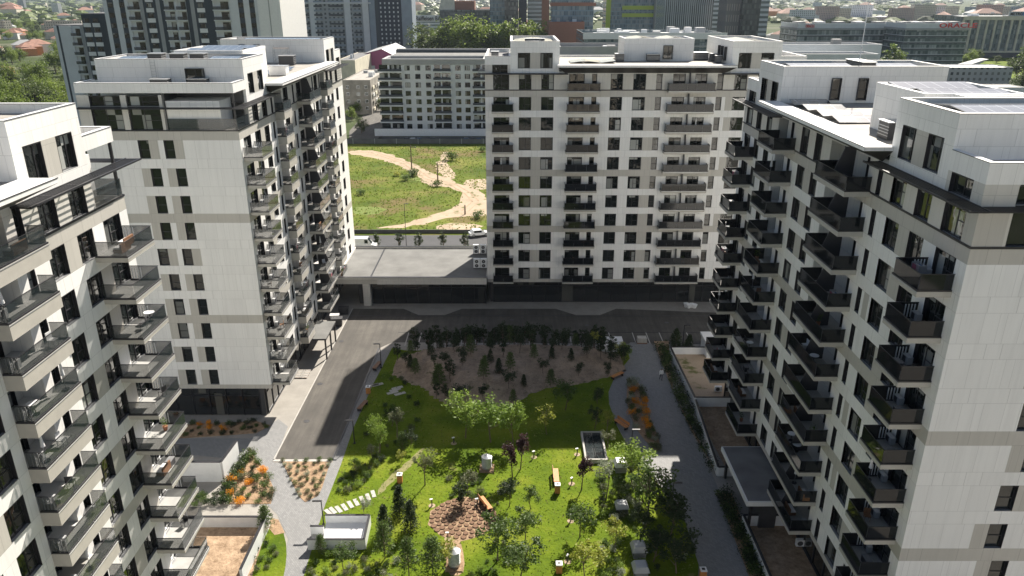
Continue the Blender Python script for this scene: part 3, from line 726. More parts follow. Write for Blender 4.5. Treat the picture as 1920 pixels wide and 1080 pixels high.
# roof gear
solar_array(TC, 4.4, 10.4, -12, -2, 41.5); solar_array(TC, 13, 20, -7.5, -3.2, 38.5); solar_array(TC, 22.3, 32.3, -15, -8.8, 41.6); solar_array(TC, 37.4, 43.5, -12, -2, 41.5)
roof_box(TC, 20.3, 21.6, -8, -6.4, 38.5, 1.1); roof_box(TC, 25.3, 27.3, -8.0, -6.9, 38.5, 1.0); roof_box(TC, 33.2, 35.4, -11, -9, 38.5, 1.1); roof_box(TC, .9, 2.0, -4, -2.6, 39.2, 1.0); roof_box(TC, 6.0, 9.0, -5, -3.6, 41.3, .7)
roof_box(TC, 35.4, 36.3, -5, -4, 38.5, 1.0); roof_box(TC, 35.3, 36.3, -8, -6.8, 38.5, 1.1)
solar_array(TE, 4.6, 10.6, -12, -1.4, 41.5); solar_array(TE, 12.8, 19.6, -9, -3.0, 41.66); solar_array(TE, 35.3, 41.3, -7.5, -1.4, 41.5); solar_array(TE, 35.3, 41.3, -14, -10, 41.5)
solar_array(TE, 21.5, 33.8, -4.2, -.6, 38.5, .3, 1.7); roof_box(TE, 14.0, 15.6, -2.3, -1.0, 38.5, 1.2); roof_box(TE, 36, 40, -9.5, -8.2, 41.3, .8)
solar_array(TB, 4.6, 10.6, -4.4, -1.2, 41.5); solar_array(TB, 4.6, 10.6, -14.5, -11.5, 41.5); solar_array(TB, 12, 19.6, -9.6, -3.2, 41.95); solar_array(TB, 42, 48.2, -13, -1.2, 41.5); solar_array(TB, 22.0, 30.0, -4.4, -1.6, 38.5, .25)
for q in (-6.0, -8.2, -10.6): roof_box(TB, 4.9, 6.1, q, q + 1.5, 41.3, 1.0)
roof_box(TB, 21.0, 22.6, -2.6, -.4, 38.5, 1.1, 'cap'); roof_box(TB, 36.0, 37.4, -5.6, -3.4, 38.5, 1.3)
roof_box(TB, 1.0, 2.2, -9.0, -7.2, 39.2, .8); roof_box(TB, 2.4, 3.3, -5.6, -3.6, 39.2, .7)
roof_box(TA, 4.9, 6.1, -8, -6, 41.3, .8)
# stair block doors and windows on roof levels
def wall_window(T, p, w_, h, n, name='window', style=0):
    link(name, window_mesh(w_, h, style), T.t, (p[0] - T.O[0] + n[0] * .27, p[1] - T.O[1] + n[1] * .27, p[2]), ROT[n])
for x, w_ in (((24.66, 39.21)[0], 1.5),):
    wall_window(TC, (x, 125.16, 38.7), w_, 2.1, (0, -1), 'door')
for q in (-3.4, -5.4, -7.2): wall_window(TC, (32.62, 117 - q, 38.9), .6, 2.0, (-1, 0))
for x in (31.4, 34.0): wall_window(TE, (x, 75.56, 38.7), .95, 2.1, (0, -1))
for x in (-41.6, -39.3): wall_window(TB, (x, 122.16, 38.8), .9, 2.3, (0, -1))
wall_window(TB, (-34.2, 84.55, 39.3), 2.0, 1.6, (0, -1))
def ladder(T, x, y, z, h, w_=.5, name='ladder'):
    b = MB()
    for s in (-1, 1): b.tube((x + s * w_ / 2, y, z), (x + s * w_ / 2, y, z + h), .025, .025, 'steel', 5)
    for i in range(int(h / .3)): b.tube((x - w_ / 2, y, z + .2 + i * .3), (x + w_ / 2, y, z + .2 + i * .3), .018, .018, 'steel', 4)
    T.part(b, name)
ladder(TB, -38.6, 84.4, 39.2, 2.6)
def scaffold(label, x, y, z, w_, d, h):
    b = MB()
    for sx in (0, w_):
        for sy in (0, d): b.tube((sx, sy, 0), (sx, sy, h), .035, .035, 'steel', 5)
        for zz in (.3, .8, 1.3, 1.8): b.tube((sx, 0, zz), (sx, d, zz), .03, .03, 'steel', 4)
    for sy in (0, d):
        for zz in (.3, h - .4): b.tube((0, sy, zz), (w_, sy, zz), .03, .03, 'steel', 4)
        b.tube((0, sy, .3), (w_, sy, h - .4), .025, .025, 'steel', 4)
    b.box(.05, w_ - .05, 0, d, h - .42, h - .37, 'woodd')
    tag(b.build('scaffold_frame', None, (x, y, z)), label, 'scaffold')
scaffold('small steel scaffold standing on the flat roof of the left-middle tower', -36.4, 120.3, 38.46, 2.3, .9, 2.6)
scaffold('narrow steel scaffold beside the black roof unit on the right-hand tower', 30.2, 52.2, 38.46, 1.2, .8, 2.4)
mb = MB(); mb.tube((0, 0, 0), (0, 0, 11), .045, .03, 'metalw', 5); 
for a in range(3): mb.tube((math.cos(a * 2.1) * 1.2, math.sin(a * 2.1) * 1.2, 0), (0, 0, 2.2), .02, .02, 'steel', 4)
tag(mb.build('mast', None, (35.3, 80, 41.26)), 'thin white mast with stay wires on the far block of the right-hand tower', 'mast')
# low shop link between the towers
lk = thing('shop_building', 'single-storey shop building with flat grey roof linking the two towers', 'building', (-18, 116, 0))
def rel(b, name, par=lk, **k):
    l = par.location
    for i in range(len(b.v)): b.v[i] = (b.v[i][0] - l[0], b.v[i][1] - l[1], b.v[i][2] - l[2])
    return b.build(name, par, **k)
b = MB(); b.box(-28.9, -4.15, 116.2, 132.4, 3.9, 4.75, 'beige'); b.box(-25.5, -4.3, 117.3, 132, 0, 3.9, 'darkg')
b.box(-24.6, -23.4, 116.25, 117.3, 0, 3.9, 'warm')
for q in ((-28.9, -4.15, 116.0, 116.3), (-28.9, -4.15, 132.1, 132.4), (-28.9, -28.6, 116.3, 132.1)): b.box(*q, 4.75, 5.15, 'warm')
b.box(-22.1, -4.15, 115.9, 116.0, 3.95, 5.0, 'warm')
rel(b, 'wall')
b = MB(); b.box(-28.6, -4.3, 116.3, 132.1, 4.75, 4.8, 'podroof'); rel(b, 'roof')
b = MB(); b.box(-28.9, -4.15, 115.85, 116.35, 5.15, 5.2, 'dark'); b.box(-28.9, -4.15, 132.1, 132.45, 5.15, 5.2, 'dark'); b.box(-23.4, -23.2, 116.35, 132.1, 4.8, 4.92, 'dark'); rel(b, 'coping')
b = MB(); b.box(-23.3, -4.3, 117.2, 117.28, .1, 3.8, 'store')
for i in range(11): b.box(-23.3 + i * 1.88, -23.2 + i * 1.88, 117.1, 117.2, .1, 3.8, 'dark')
b.box(-23.3, -4.3, 117.1, 117.18, 2.9, 3.0, 'dark'); rel(b, 'shop_front')
def heat_pump(label, x, y, z):
    t = thing('heat_pump', label, 'heat pump', (x, y, z), 0, 'heat pumps on the low roof')
    b = MB(); b.box(-.55, .55, -.25, .25, .15, 1.75, 'metalw'); b.box(-.5, -.42, -.2, .2, 0, .15, 'dark'); b.box(.42, .5, -.2, .2, 0, .15, 'dark'); b.build('casing', t)
    for zz in (.55, 1.3):
        f = MB(); n = 16
        f.face([(math.cos(a * 2 * math.pi / n) * .3, -.262, zz + math.sin(a * 2 * math.pi / n) * .3) for a in range(n)], 'darkg')
        f.tube((0, -.30, zz), (0, -.262, zz), .08, .08, 'steel', 8); f.build('fan', t)
for u, v, nm in ((893, 505, 'front left'), (907, 505, 'front right'), (892, 475, 'rear left'), (906, 475, 'rear right')):
    pass
heat_pump('white twin-fan heat pump on the low roof, front left of four', (-6, 121.39)[0], (-6, 121.39)[1], 4.8)
heat_pump('white twin-fan heat pump on the low roof, front right of four', (-4.82, 121.39)[0], (-4.82, 121.39)[1], 4.8)
heat_pump('white twin-fan heat pump on the low roof, rear left of four', (-6.43, 129.05)[0], (-6.43, 129.05)[1], 4.8)
heat_pump('white twin-fan heat pump on the low roof, rear right of four', (-5.18, 129.05)[0], (-5.18, 129.05)[1], 4.8)
# ------------------------------------------------------------------ trees and plants
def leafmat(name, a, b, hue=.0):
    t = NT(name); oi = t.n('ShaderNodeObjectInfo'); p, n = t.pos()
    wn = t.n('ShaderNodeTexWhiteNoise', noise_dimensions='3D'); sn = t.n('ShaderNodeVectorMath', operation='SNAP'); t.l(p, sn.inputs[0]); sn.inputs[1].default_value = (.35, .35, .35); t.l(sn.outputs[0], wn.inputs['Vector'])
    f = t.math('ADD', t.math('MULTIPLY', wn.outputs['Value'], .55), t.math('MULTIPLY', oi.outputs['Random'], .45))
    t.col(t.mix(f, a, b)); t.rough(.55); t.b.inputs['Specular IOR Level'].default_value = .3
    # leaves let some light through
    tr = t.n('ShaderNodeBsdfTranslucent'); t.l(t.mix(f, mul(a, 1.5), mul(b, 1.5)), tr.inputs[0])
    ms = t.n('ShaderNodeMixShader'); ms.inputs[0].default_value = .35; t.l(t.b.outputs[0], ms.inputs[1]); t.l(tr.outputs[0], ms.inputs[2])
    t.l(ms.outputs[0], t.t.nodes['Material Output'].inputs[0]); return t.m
M['lf_light'] = leafmat('light_green_leaves', (.10, .17, .025), (.22, .30, .05))
M['lf_mid'] = leafmat('green_leaves', (.045, .08, .018), (.10, .15, .035))
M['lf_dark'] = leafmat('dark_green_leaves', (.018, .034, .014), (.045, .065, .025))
M['lf_olive'] = leafmat('olive_leaves', (.07, .085, .04), (.16, .17, .09))
M['lf_purple'] = leafmat('purple_leaves', (.028, .012, .016), (.075, .035, .04))
M['lf_pale'] = leafmat('silver_leaves', (.16, .19, .13), (.34, .36, .27))
M['lf_yellow'] = leafmat('yellow_green_leaves', (.20, .23, .03), (.36, .36, .07))
M['lf_orange'] = leafmat('orange_flowers', (.45, .16, .01), (.85, .36, .02))
M['lf_far'] = leafmat('distant_leaves', (.07, .11, .022), (.21, .27, .055))
M['lf_fard'] = leafmat('distant_dark_leaves', (.035, .055, .018), (.095, .125, .04))
M['bark'] = plain('bark', (.16, .12, .09), .9, var=.3, scale=8)
M['barkp'] = plain('pale_bark', (.36, .32, .27), .9, var=.3, scale=8)
def leaves(b, pts, size, mat, rnd):
    """pts: cluster centres with radius; scatter small bent leaf cards"""
    k = b.m(mat)
    for (cx, cy_, cz, r, n) in pts:
        for _ in range(n):
            d = Vector((rnd.gauss(0, 1), rnd.gauss(0, 1), rnd.gauss(0, 1)))
            d = d / (d.length + 1e-6) * (r * rnd.random() ** .45)
            p = Vector((cx, cy_, cz)) + d
            u = Vector((rnd.gauss(0, 1), rnd.gauss(0, 1), rnd.gauss(0, .6))).normalized(); v = u.orthogonal().normalized()
            v = (v * math.cos(a_ := rnd.random() * 6.28) + u.cross(v) * math.sin(a_)); s_ = size * rnd.uniform(.6, 1.35)
            i = len(b.v)
            b.v += [tuple(p - u * s_), tuple(p + v * s_ * .55), tuple(p + u * s_), tuple(p - v * s_ * .55)]
            b.f.append((i, i + 1, i + 2, i + 3)); b.mi.append(k)
_tm = {}
def tree_mesh(kind, var):
    """unit tree 1 m high in proportions; returns trunk, crown meshes"""
    key = (kind, var)
    if key in _tm: return _tm[key]
    rnd = random.Random(hash(kind) % 1000 if False else sum(map(ord, kind)) * 7 + var)
    spec = {  # crown base, rx, clusters, leaves, size, leaf mat, bark
        'round': (.30, .33, 24, 66, .022, 'lf_light'), 'mid': (.28, .32, 22, 64, .022, 'lf_mid'), 'dark': (.22, .28, 20, 60, .022, 'lf_dark'),
        'slim': (.16, .19, 21, 50, .021, 'lf_dark'), 'olive': (.36, .26, 16, 50, .020, 'lf_olive'), 'purple': (.30, .22, 17, 66, .022, 'lf_purple'),
        'pale': (.34, .25, 15, 48, .019, 'lf_pale'), 'yellow': (.34, .30, 15, 58, .022, 'lf_yellow'),
        'big': (.12, .40, 46, 62, .024, 'lf_far'), 'bigd': (.10, .38, 46, 62, .024, 'lf_fard'), 'tall': (.10, .22, 30, 40, .026, 'lf_far')}[kind] if kind not in ('conifer', 'pine') else None
    tb = MB(); cb = MB()
    bark = 'bark'
    if kind == 'conifer':
        tb.tube((0, 0, 0), (0, 0, .9), .018, .004, bark, 5)
        pts = []
        for i in range(16):
            z = .06 + .9 * i / 16; r = .25 * (1 - z) ** .7 + .01
            for j in range(7):
                a = rnd.random() * 6.28; pts.append((math.cos(a) * r * .6, math.sin(a) * r * .6, z, r * .6 + .014, 22))
        leaves(cb, pts, .022, 'lf_dark', rnd)
    elif kind == 'pine':
        tb.tube((0, 0, 0), (0, 0, .95), .014, .004, bark, 5); pts = []
        for i in range(11):
            z = .22 + .72 * i / 11; r = .24 * (1 - z) ** .8 + .03; q = 5
            for j in range(q):
                a = 6.28 * j / q + i * .7 + rnd.random() * .4; e = (math.cos(a) * r, math.sin(a) * r, z + .03)
                tb.tube((0, 0, z), e, .005, .002, bark, 3, False)
                for tt in (.5, .95): pts.append((e[0] * tt, e[1] * tt, z + .02, .055, 20))
        leaves(cb, pts, .018, 'lf_mid', rnd)
    else:
        base, rx, nc, nl, sz, lm = spec
        h = Vector((0, 0, 0)); lean = Vector((rnd.uniform(-.03, .03), rnd.uniform(-.03, .03), 0)); prev = h; pr = .016 if kind not in ('big', 'bigd', 'tall') else .03
        for i in range(1, 5):
            q = Vector((lean.x * i, lean.y * i, .8 * i / 4)); tb.tube(prev, q, pr, pr * .72, bark, 6, False); prev = q; pr *= .72
        pts = []
        czm = (base + 1) / 2; rz = (1 - base) / 2
        for i in range(nc):
            u_ = rnd.random() ** .6; th = rnd.random() * 6.28; ph = math.acos(rnd.uniform(-1, 1))
            prof = 1.0 if kind not in ('slim', 'tall') else .9
            x = math.sin(ph) * math.cos(th) * rx * u_ * prof; y = math.sin(ph) * math.sin(th) * rx * u_ * prof; z = czm + math.cos(ph) * rz * u_ * .86
            r = rx * rnd.uniform(.22, .46)
            pts.append((x, y, z, r, int(nl * rnd.uniform(.7, 1.3))))
            if i < 12: tb.tube((lean.x * 2, lean.y * 2, max(base * .8, z - .22)), (x, y, z), .007, .003, bark, 4, False)
        leaves(cb, pts, sz, lm, rnd)
    _tm[key] = (tb.mesh('trunk'), cb.mesh('crown')); return _tm[key]
TR = random.Random(42)
def tree(kind, x, y, h, label, cat='tree', group=None, name=None, wide=1.0):
    var = TR.randrange(3); tm, cm = tree_mesh(kind, var)
    nm = name or {'conifer': 'conifer_tree', 'pine': 'pine_tree'}.get(kind, 'tree')
    t = thing(nm, label, cat, (x, y, mound(x, y)), TR.random() * 6.28, group)
    a = link('trunk', tm, t); c = link('crown', cm, t)
    a.scale = (h, h, h); c.scale = (h * wide, h * wide, h)
    return t
for (x, y, h), k, lb, w_ in (
    ((-5.42, 76, 6.4), 'round', 'large light green tree, left of the two bright maples below the gravel bed', 1.15),
    ((-2.47, 75.1, 6.4), 'round', 'large light green tree, right of the two bright maples below the gravel bed', 1.2),
    ((0.18, 74.88, 5.3), 'round', 'slender light green tree just right of the two bright maples', .8),
    ((4.08, 76.8, 4), 'yellow', 'small yellow-leaved tree at the edge of the shade below the gravel bed', 1.1),
    ((-14.94, 72.92, 5.1), 'round', 'sunlit yellow-green tree by the drive-side path at the shadow edge', .8),
    ((-13.39, 76, 4.5), 'olive', 'dull green young tree in shade right of the drive-side path', 1.),
    ((-9.18, 66.95, 4.9), 'olive', 'thin olive-brown tree standing alone above the row of conifers', .9),
    ((0.93, 69.84, 5.4), 'purple', 'purple-leaved tree in the middle of the lawn, right one of a pair', .9),
    ((0.06, 68.18, 5.1), 'purple', 'purple-leaved tree in the middle of the lawn, left one of a pair', .9),
    ((7.24, 66.03, 4.8), 'purple', 'purple-leaved tree beside the glazed skylight', .9),
    ((-11.16, 62.12, 3.7), 'conifer', 'dark green columnar conifer, top one of three beside the stepping stones', 1.),
    ((-12.19, 59.17, 3.6), 'conifer', 'dark green columnar conifer, left one of three by the white stair enclosure', 1.),
    ((-9.81, 59.79, 3.7), 'conifer', 'dark green columnar conifer, right one of three', 1.),
    ((-11.66, 55.78, 4.4), 'pine', 'young pine with bare trunk in front of the left conifer', 1.),
    ((-9.18, 53.59, 4.5), 'pine', 'young pine at the bottom edge right of the stair enclosure', 1.),
    ((-7.05, 53.73, 4.3), 'pine', 'dense young pine left of the lower metal vent', 1.3),
    ((-1.32, 55.5, 5.7), 'mid', 'green round-headed tree right of the log-slice circle', 1.),
    ((-4.58, 65.13, 3.4), 'olive', 'brownish bushy tree above the log-slice circle', 1.3),
    ((-5.13, 63.38, 2.9), 'dark', 'small dark tree at the top edge of the log-slice circle', 1.2),
    ((1.88, 62.96, 3), 'mid', 'small round tree left of the upright wooden bench', 1.),
    ((-0.27, 63.38, 3.5), 'dark', 'dark bushy tree right of the tilted orange bench', 1.2),
    ((1.27, 58.4, 3.8), 'mid', 'green tree in the lower middle of the lawn left of the worn path', 1.2),
    ((0.71, 53.26, 4.7), 'mid', 'broad green tree at the bottom edge left of the worn path', 1.3),
    ((6.47, 58.71, 4.3), 'mid', 'round green tree with bare soil ring right of the worn path', 1.1),
    ((6.46, 52.94, 4.6), 'yellow', 'yellow-green tree at the bottom edge left of the grey vent hoods', 1.2),
    ((9.62, 64.42, 5.3), 'pale', 'tall pale-leaved tree below the white vent hood', .9),
    ((12.65, 67.14, 5.6), 'round', 'bright green broad tree beside the curved path', 1.2),
    ((12.92, 63.81, 3.7), 'olive', 'olive-leaved tree on the lawn edge below the bright green one', 1.2),
    ((13.42, 61.3, 7.1), 'mid', 'tall dark green tree at the curved path edge', 1.),
    ((9.55, 56.92, 3.9), 'yellow', 'sunlit yellow-green tree left of the dark lawn corner', 1.),
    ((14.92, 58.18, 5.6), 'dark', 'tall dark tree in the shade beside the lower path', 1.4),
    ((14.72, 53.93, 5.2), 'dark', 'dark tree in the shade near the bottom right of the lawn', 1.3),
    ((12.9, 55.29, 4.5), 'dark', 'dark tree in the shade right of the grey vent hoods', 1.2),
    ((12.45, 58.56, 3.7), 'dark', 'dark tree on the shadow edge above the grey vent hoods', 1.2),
    ((-15.05, 53.93, 3.5), 'mid', 'small green tree in front of the white stair enclosure', 1.1),
    ((-17.63, 56.35, 2.4), 'pine', 'small wispy pine at the left corner of the white stair enclosure', 1.1),
    ((-23.73, 59.71, 3.1), 'pine', 'wispy young pine in the bed beside the dug garden', 1.2),
    ((10.79, 83.89, 2.5), 'dark', 'dark young tree near the bench at the curved path', 1.2),
    ((11.16, 77.15, 3.4), 'yellow', 'slim yellow-topped young tree at the curved path edge', .8),
    ((9.85, 77.98, 3.6), 'dark', 'slim dark young tree left of the yellow-topped one', .8),
    ((6.64, 82.31, 4.8), 'mid', 'green tree at the lower edge of the gravel bed', 1.),
    ((-14.39, 78.57, 2.8), 'dark', 'dark small tree beside the shaded stepping stones', 1.1),
    ((-16.91, 69.34, 2), 'round', 'small bright shrub-like tree in the planted strip left of the worn path', 1.2),
    ((-11.58, 74, 2.8), 'dark', 'dark tree in the shade left of the big maples', 1.2),
    ((15.19, 96.8, 2.7), 'yellow', 'yellow-green bushy tree beside the white roof hatch', 1.6),
    ((16.01, 96.13, 2.8), 'round', 'light green bushy tree at the head of the curved path', 1.3),
    ((11.84, 97.48, 3.2), 'yellow', 'yellow-green slim tree left of the white roof hatch', .9)):
    tree(k, x, y, h, lb, group='trees on the courtyard lawn', wide=w_)
# dense young trees on the shaded gravel bed
BEDP = [(-16.56, 96.8), (-12.46, 99.75), (0, 101.01), (10.95, 100.29), (15.37, 98.17), (15.69, 93.84), (13.4, 91.48), (8.49, 88.92), (3.51, 88.05), (-0.33, 82.96), (-5.35, 82.96), (-8.77, 83.89), (-11.63, 88.49), (-15.07, 90.41)]
def inside(p, poly):
    x, y = p; c = False; j = len(poly) - 1
    for i in range(len(poly)):
        if (poly[i][1] > y) != (poly[j][1] > y) and x < (poly[j][0] - poly[i][0]) * (y - poly[i][1]) / (poly[j][1] - poly[i][1]) + poly[i][0]: c = not c
        j = i
    return c
pl = []; xs = [p[0] for p in BEDP]; ys = [p[1] for p in BEDP]
while len(pl) < 72:
    p = (TR.uniform(min(xs), max(xs)), TR.uniform(min(ys), max(ys)))
    if inside(p, BEDP) and all((p[0] - q[0]) ** 2 + (p[1] - q[1]) ** 2 > 2.2 for q in pl): pl.append(p)
for i, p in enumerate(pl):
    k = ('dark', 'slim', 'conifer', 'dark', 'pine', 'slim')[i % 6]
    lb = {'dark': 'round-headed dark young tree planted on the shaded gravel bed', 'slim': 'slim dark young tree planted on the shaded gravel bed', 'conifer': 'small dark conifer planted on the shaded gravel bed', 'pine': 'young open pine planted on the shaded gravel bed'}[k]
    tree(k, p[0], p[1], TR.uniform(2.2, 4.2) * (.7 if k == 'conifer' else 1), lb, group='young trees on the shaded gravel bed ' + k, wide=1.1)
for i in range(20):
    x = -13.8 + i * 1.42 + TR.uniform(-.3, .3)
    tree('slim', x, 99.2 + TR.uniform(-.4, .5), TR.uniform(3.2, 4.8), 'tall slim dark tree in the row between the parking bays and the gravel bed', group='row of slim trees along the parking bays', wide=1.1)
for (x, y, h), lb in (((23.83, 99.75, 3.2), 'dark cone-shaped conifer, left of two at the right end of the parking bays'), ((25.78, 99.75, 2.3), 'dark cone-shaped conifer, right of two at the right end of the parking bays')):
    tree('conifer', x, y, h * 1.1, lb, group='conifers by the parking bays', wide=1.3)
for i, u in enumerate((704, 746, 782, 827, 870)):
    x = (u - 960) * .1045
    tree('slim', x, 143.6, 5.2, 'street tree in the row behind the shop roof, %s from the left' % ('first', 'second', 'third', 'fourth', 'fifth')[i], group='young street trees along the road').children[1].data.materials
# shrubs
_sm = {}
def shrub(x, y, r, h, mat, label, group, z=.05, cat='shrub', name='shrub'):
    k = (mat, TR.randrange(3))
    if k not in _sm:
        b = MB(); rn = random.Random(k[1] + len(mat) * 31)
        leaves(b, [(rn.uniform(-.45, .45), rn.uniform(-.45, .45), rn.uniform(.25, .7), rn.uniform(.3, .52), 44) for _ in range(9)], .085, mat, rn)
        for a in range(4): b.tube((0, 0, 0), (math.cos(a * 1.6) * .4, math.sin(a * 1.6) * .4, .6), .02, .01, 'bark', 3)
        _sm[k] = b.mesh('shrub')
    o = link(name, _sm[k], None, (x, y, z), TR.random() * 6.28); o.scale = (r, r, h)
    return tag(o, label, cat, group)
def scatter(poly, n, mats, rr, label, group, dmin=.8, z=.05, hh=None):
    xs = [p[0] for p in poly]; ys = [p[1] for p in poly]; q = []; tries = 0
    while len(q) < n and tries < 4000:
        tries += 1; p = (TR.uniform(min(xs), max(xs)), TR.uniform(min(ys), max(ys)))
        if inside(p, poly) and all((p[0] - a) ** 2 + (p[1] - b) ** 2 > dmin * dmin for a, b in q): q.append(p)
    for i, p in enumerate(q):
        m = mats[i % len(mats)]; r = TR.uniform(*rr)
        kindw = {'lf_orange': 'orange flowering clump', 'lf_pale': 'silver-grey cushion plant', 'lf_mid': 'low green shrub', 'lf_dark': 'low dark green shrub', 'lf_olive': 'olive-green shrub', 'lf_light': 'bright green low shrub', 'lf_yellow': 'yellow-green low plant'}[m]
        shrub(p[0], p[1], r, r * (hh or TR.uniform(.8, 1.2)), m, kindw + ' ' + label, group + ', ' + kindw, z)
scatter(MULCH, 30, ['lf_pale', 'lf_olive', 'lf_mid'], (.35, .55), 'in the triangular mulch bed below the drive', 'plants in the triangular bed', .75)
scatter(BED2, 28, ['lf_mid', 'lf_orange', 'lf_mid', 'lf_olive', 'lf_dark'], (.55, .85), 'in the mulch bed left of the paved fork', 'plants in the left bed', .9)
scatter(BED3, 26, ['lf_dark', 'lf_mid', 'lf_dark', 'lf_orange'], (.35, .7), 'in the bed below the dark shop front', 'plants in the bed below the shop front', .8)
scatter(ISL, 34, ['lf_orange', 'lf_pale', 'lf_olive', 'lf_mid'], (.6, .9), 'in the leaf-shaped island bed of the path', 'plants in the island bed', .7)
scatter([(-18.22, 67.89), (-17.56, 68.85), (-15.49, 71.87), (-14.1, 71.35), (-14.89, 68.37), (-17.18, 65.58), (-18.4, 65.58)], 22, ['lf_light', 'lf_dark', 'lf_mid', 'lf_olive'], (.4, .75), 'in the planted strip on the left of the lawn', 'plants in the left lawn strip', .7)
scatter([(-18.65, 54.95), (-17.36, 56.71), (-13.36, 56.49), (-9.74, 55.29), (-9.43, 52.94), (-18.38, 52.94)], 26, ['lf_mid', 'lf_olive', 'lf_light', 'lf_pale'], (.35, .7), 'in front of the white stair enclosure', 'plants below the stair enclosure', .7)
scatter([(9.06, 67.42), (13.03, 67.42), (12.37, 61.3), (9.38, 60.5)], 20, ['lf_olive', 'lf_pale', 'lf_mid', 'lf_dark'], (.5, .9), 'around the hidden vent right of the lawn', 'shrubs right of the lawn', .8)
scatter([(8.3, 57.81), (10.32, 57.81), (9.66, 52.94), (7.54, 52.94)], 14, ['lf_mid', 'lf_pale', 'lf_light'], (.4, .8), 'left of the grey vent hoods', 'shrubs by the vent hoods', .6)
scatter([(-6.83, 67.89), (-3.46, 68.85), (-3.02, 64.69), (-5.94, 63.38)], 12, ['lf_olive', 'lf_mid'], (.4, .7), 'above the log-slice circle', 'shrubs above the log circle', .8)
scatter([(-33.84, 64.95), (-29.78, 65.13), (-28.95, 63.55), (-33.27, 63.55)], 14, ['lf_mid', 'lf_dark'], (.5, .8), 'on the terrace below the white ramp wall', 'shrubs below the ramp wall', .7)
scatter([(-24.66, 57.81), (-23.38, 58.56), (-21.72, 56.35), (-21.64, 53.59), (-23.31, 53.59)], 10, ['lf_olive', 'lf_mid', 'lf_dark'], (.4, .6), 'on the grass strip beside the dug garden', 'shrubs on the grass strip', .8)
scatter([(21.67, 102.48), (27.09, 102.48), (26.48, 99.75), (21.81, 99.75)], 12, ['lf_dark', 'lf_olive'], (.3, .5), 'on the small bed beside the parking bays', 'shrubs by the parking bays', .7)
def hedge(poly, n, r, label, z=.045):
    rn = random.Random(n); b = MB(); xs = [p[0] for p in poly]; ys = [p[1] for p in poly]; c = 0
    while c < n:
        p = (rn.uniform(min(xs), max(xs)), rn.uniform(min(ys), max(ys)))
        if not inside(p, poly): continue
        c += 1; q = r * rn.uniform(.7, 1.2)
        leaves(b, [(p[0] - poly[0][0], p[1] - poly[0][1], q * rn.uniform(.4, .9), q, 70)], .1, 'lf_dark' if rn.random() < .6 else 'lf_mid', rn)
    tag(b.build('hedge', None, (poly[0][0], poly[0][1], z)), label, 'hedge')
hedge([(21.03, 100.65), (22.58, 99.75), (22.22, 69.05), (21.59, 68.85), (21.24, 78.57)], 120, .62, 'dark green hedge strip between the curved path and the upper right-hand garden walls')
hedge([(21.23, 65.58), (22.45, 65.58), (22.43, 52.61), (21.35, 52.61), (21.26, 61.71)], 90, .6, 'dark green hedge strip below the black entrance canopy at lower right')
hedge([(-29.18, 64.69), (-30.16, 66.21), (-30.22, 71.04), (-29.94, 72.71), (-29.31, 71.87), (-29.14, 66.49)], 40, .55, 'green hedge sloping along the large white ramp wall')
# bushes in the field
for (x, y), r, lb in (((-18.65, 234.74), 3.2, 'large round bush beside the fork of the dirt track'), ((-28.56, 212.49), 3., 'dense bush at the foot of the pole on the meadow'), ((-29.69, 207.2), 2., 'smaller dark bush left of the pole'), ((-20.09, 199.7), 2., 'low bush by the inner bend of the dirt track'), ((-7.76, 168.62), 2.2, 'bush at the roadside end of the dirt track'), ((-39.14, 191), 1.8, 'dark bush at the left edge of the meadow'), ((-9.62, 247.56), 2., 'bush at the far right corner of the meadow'), ((-32.66, 212.49), 1.5, 'yellow-green bush left of the pole bushes')):
    shrub(x, y, r, r * .9, 'lf_mid' if r > 1.6 else 'lf_yellow', lb, 'bushes on the meadow', 0)
# ------------------------------------------------------------------ street furniture and park objects
def lamp(label, x, y, h, rz):
    t = thing('street_lamp', label, 'street lamp', (x, y, 0), rz, 'lamps along the paths')
    b = MB(); b.tube((0, 0, 0), (0, 0, h), .07, .05, 'dark', 8); b.tube((0, 0, 0), (0, 0, .15), .14, .14, 'dark', 8); b.build('pole', t)
    b = MB(); b.box(-.05, .85, -.09, .09, h - .04, h + .05, 'dark'); b.box(.35, .82, -.07, .07, h - .06, h - .04, 'metalw'); b.build('lamp_head', t)
for (x, y, h), rz, lb in (((-18.13, 93.84, 3.7), 3.14, 'black lamp post on the drive-side path at the parking bays'), ((-18.16, 74.88, 3.1), 3.14, 'black lamp post on the drive-side path by the shadow edge'), ((-18.41, 60.58, 2.8), 3.14, 'black lamp post at the start of the stepping stones'), ((13.69, 74.22, 2.3), 0, 'black lamp post by the island bed'), ((16.33, 64.07, 2.4), 0, 'black lamp post at the lower edge of the curved path'), ((25.19, 101.01, 3.3), 0, 'black lamp post between the two cone-shaped conifers')):
    lamp(lb, x, y, h, rz)
def bollard(label, x, y):
    t = thing('bollard_light', label, 'bollard light', (x, y, .05), TR.random(), 'low lights on the lawn')
    b = MB(); b.box(-.05, .05, -.05, .05, 0, .75, 'dark'); b.tube((0, 0, -.02), (0, 0, .02), .35, .35, 'track', 12); b.build('post', t)
    b = MB(); b.box(-.22, .1, -.09, .09, .75, .83, 'cap'); b.build('lamp_head', t)
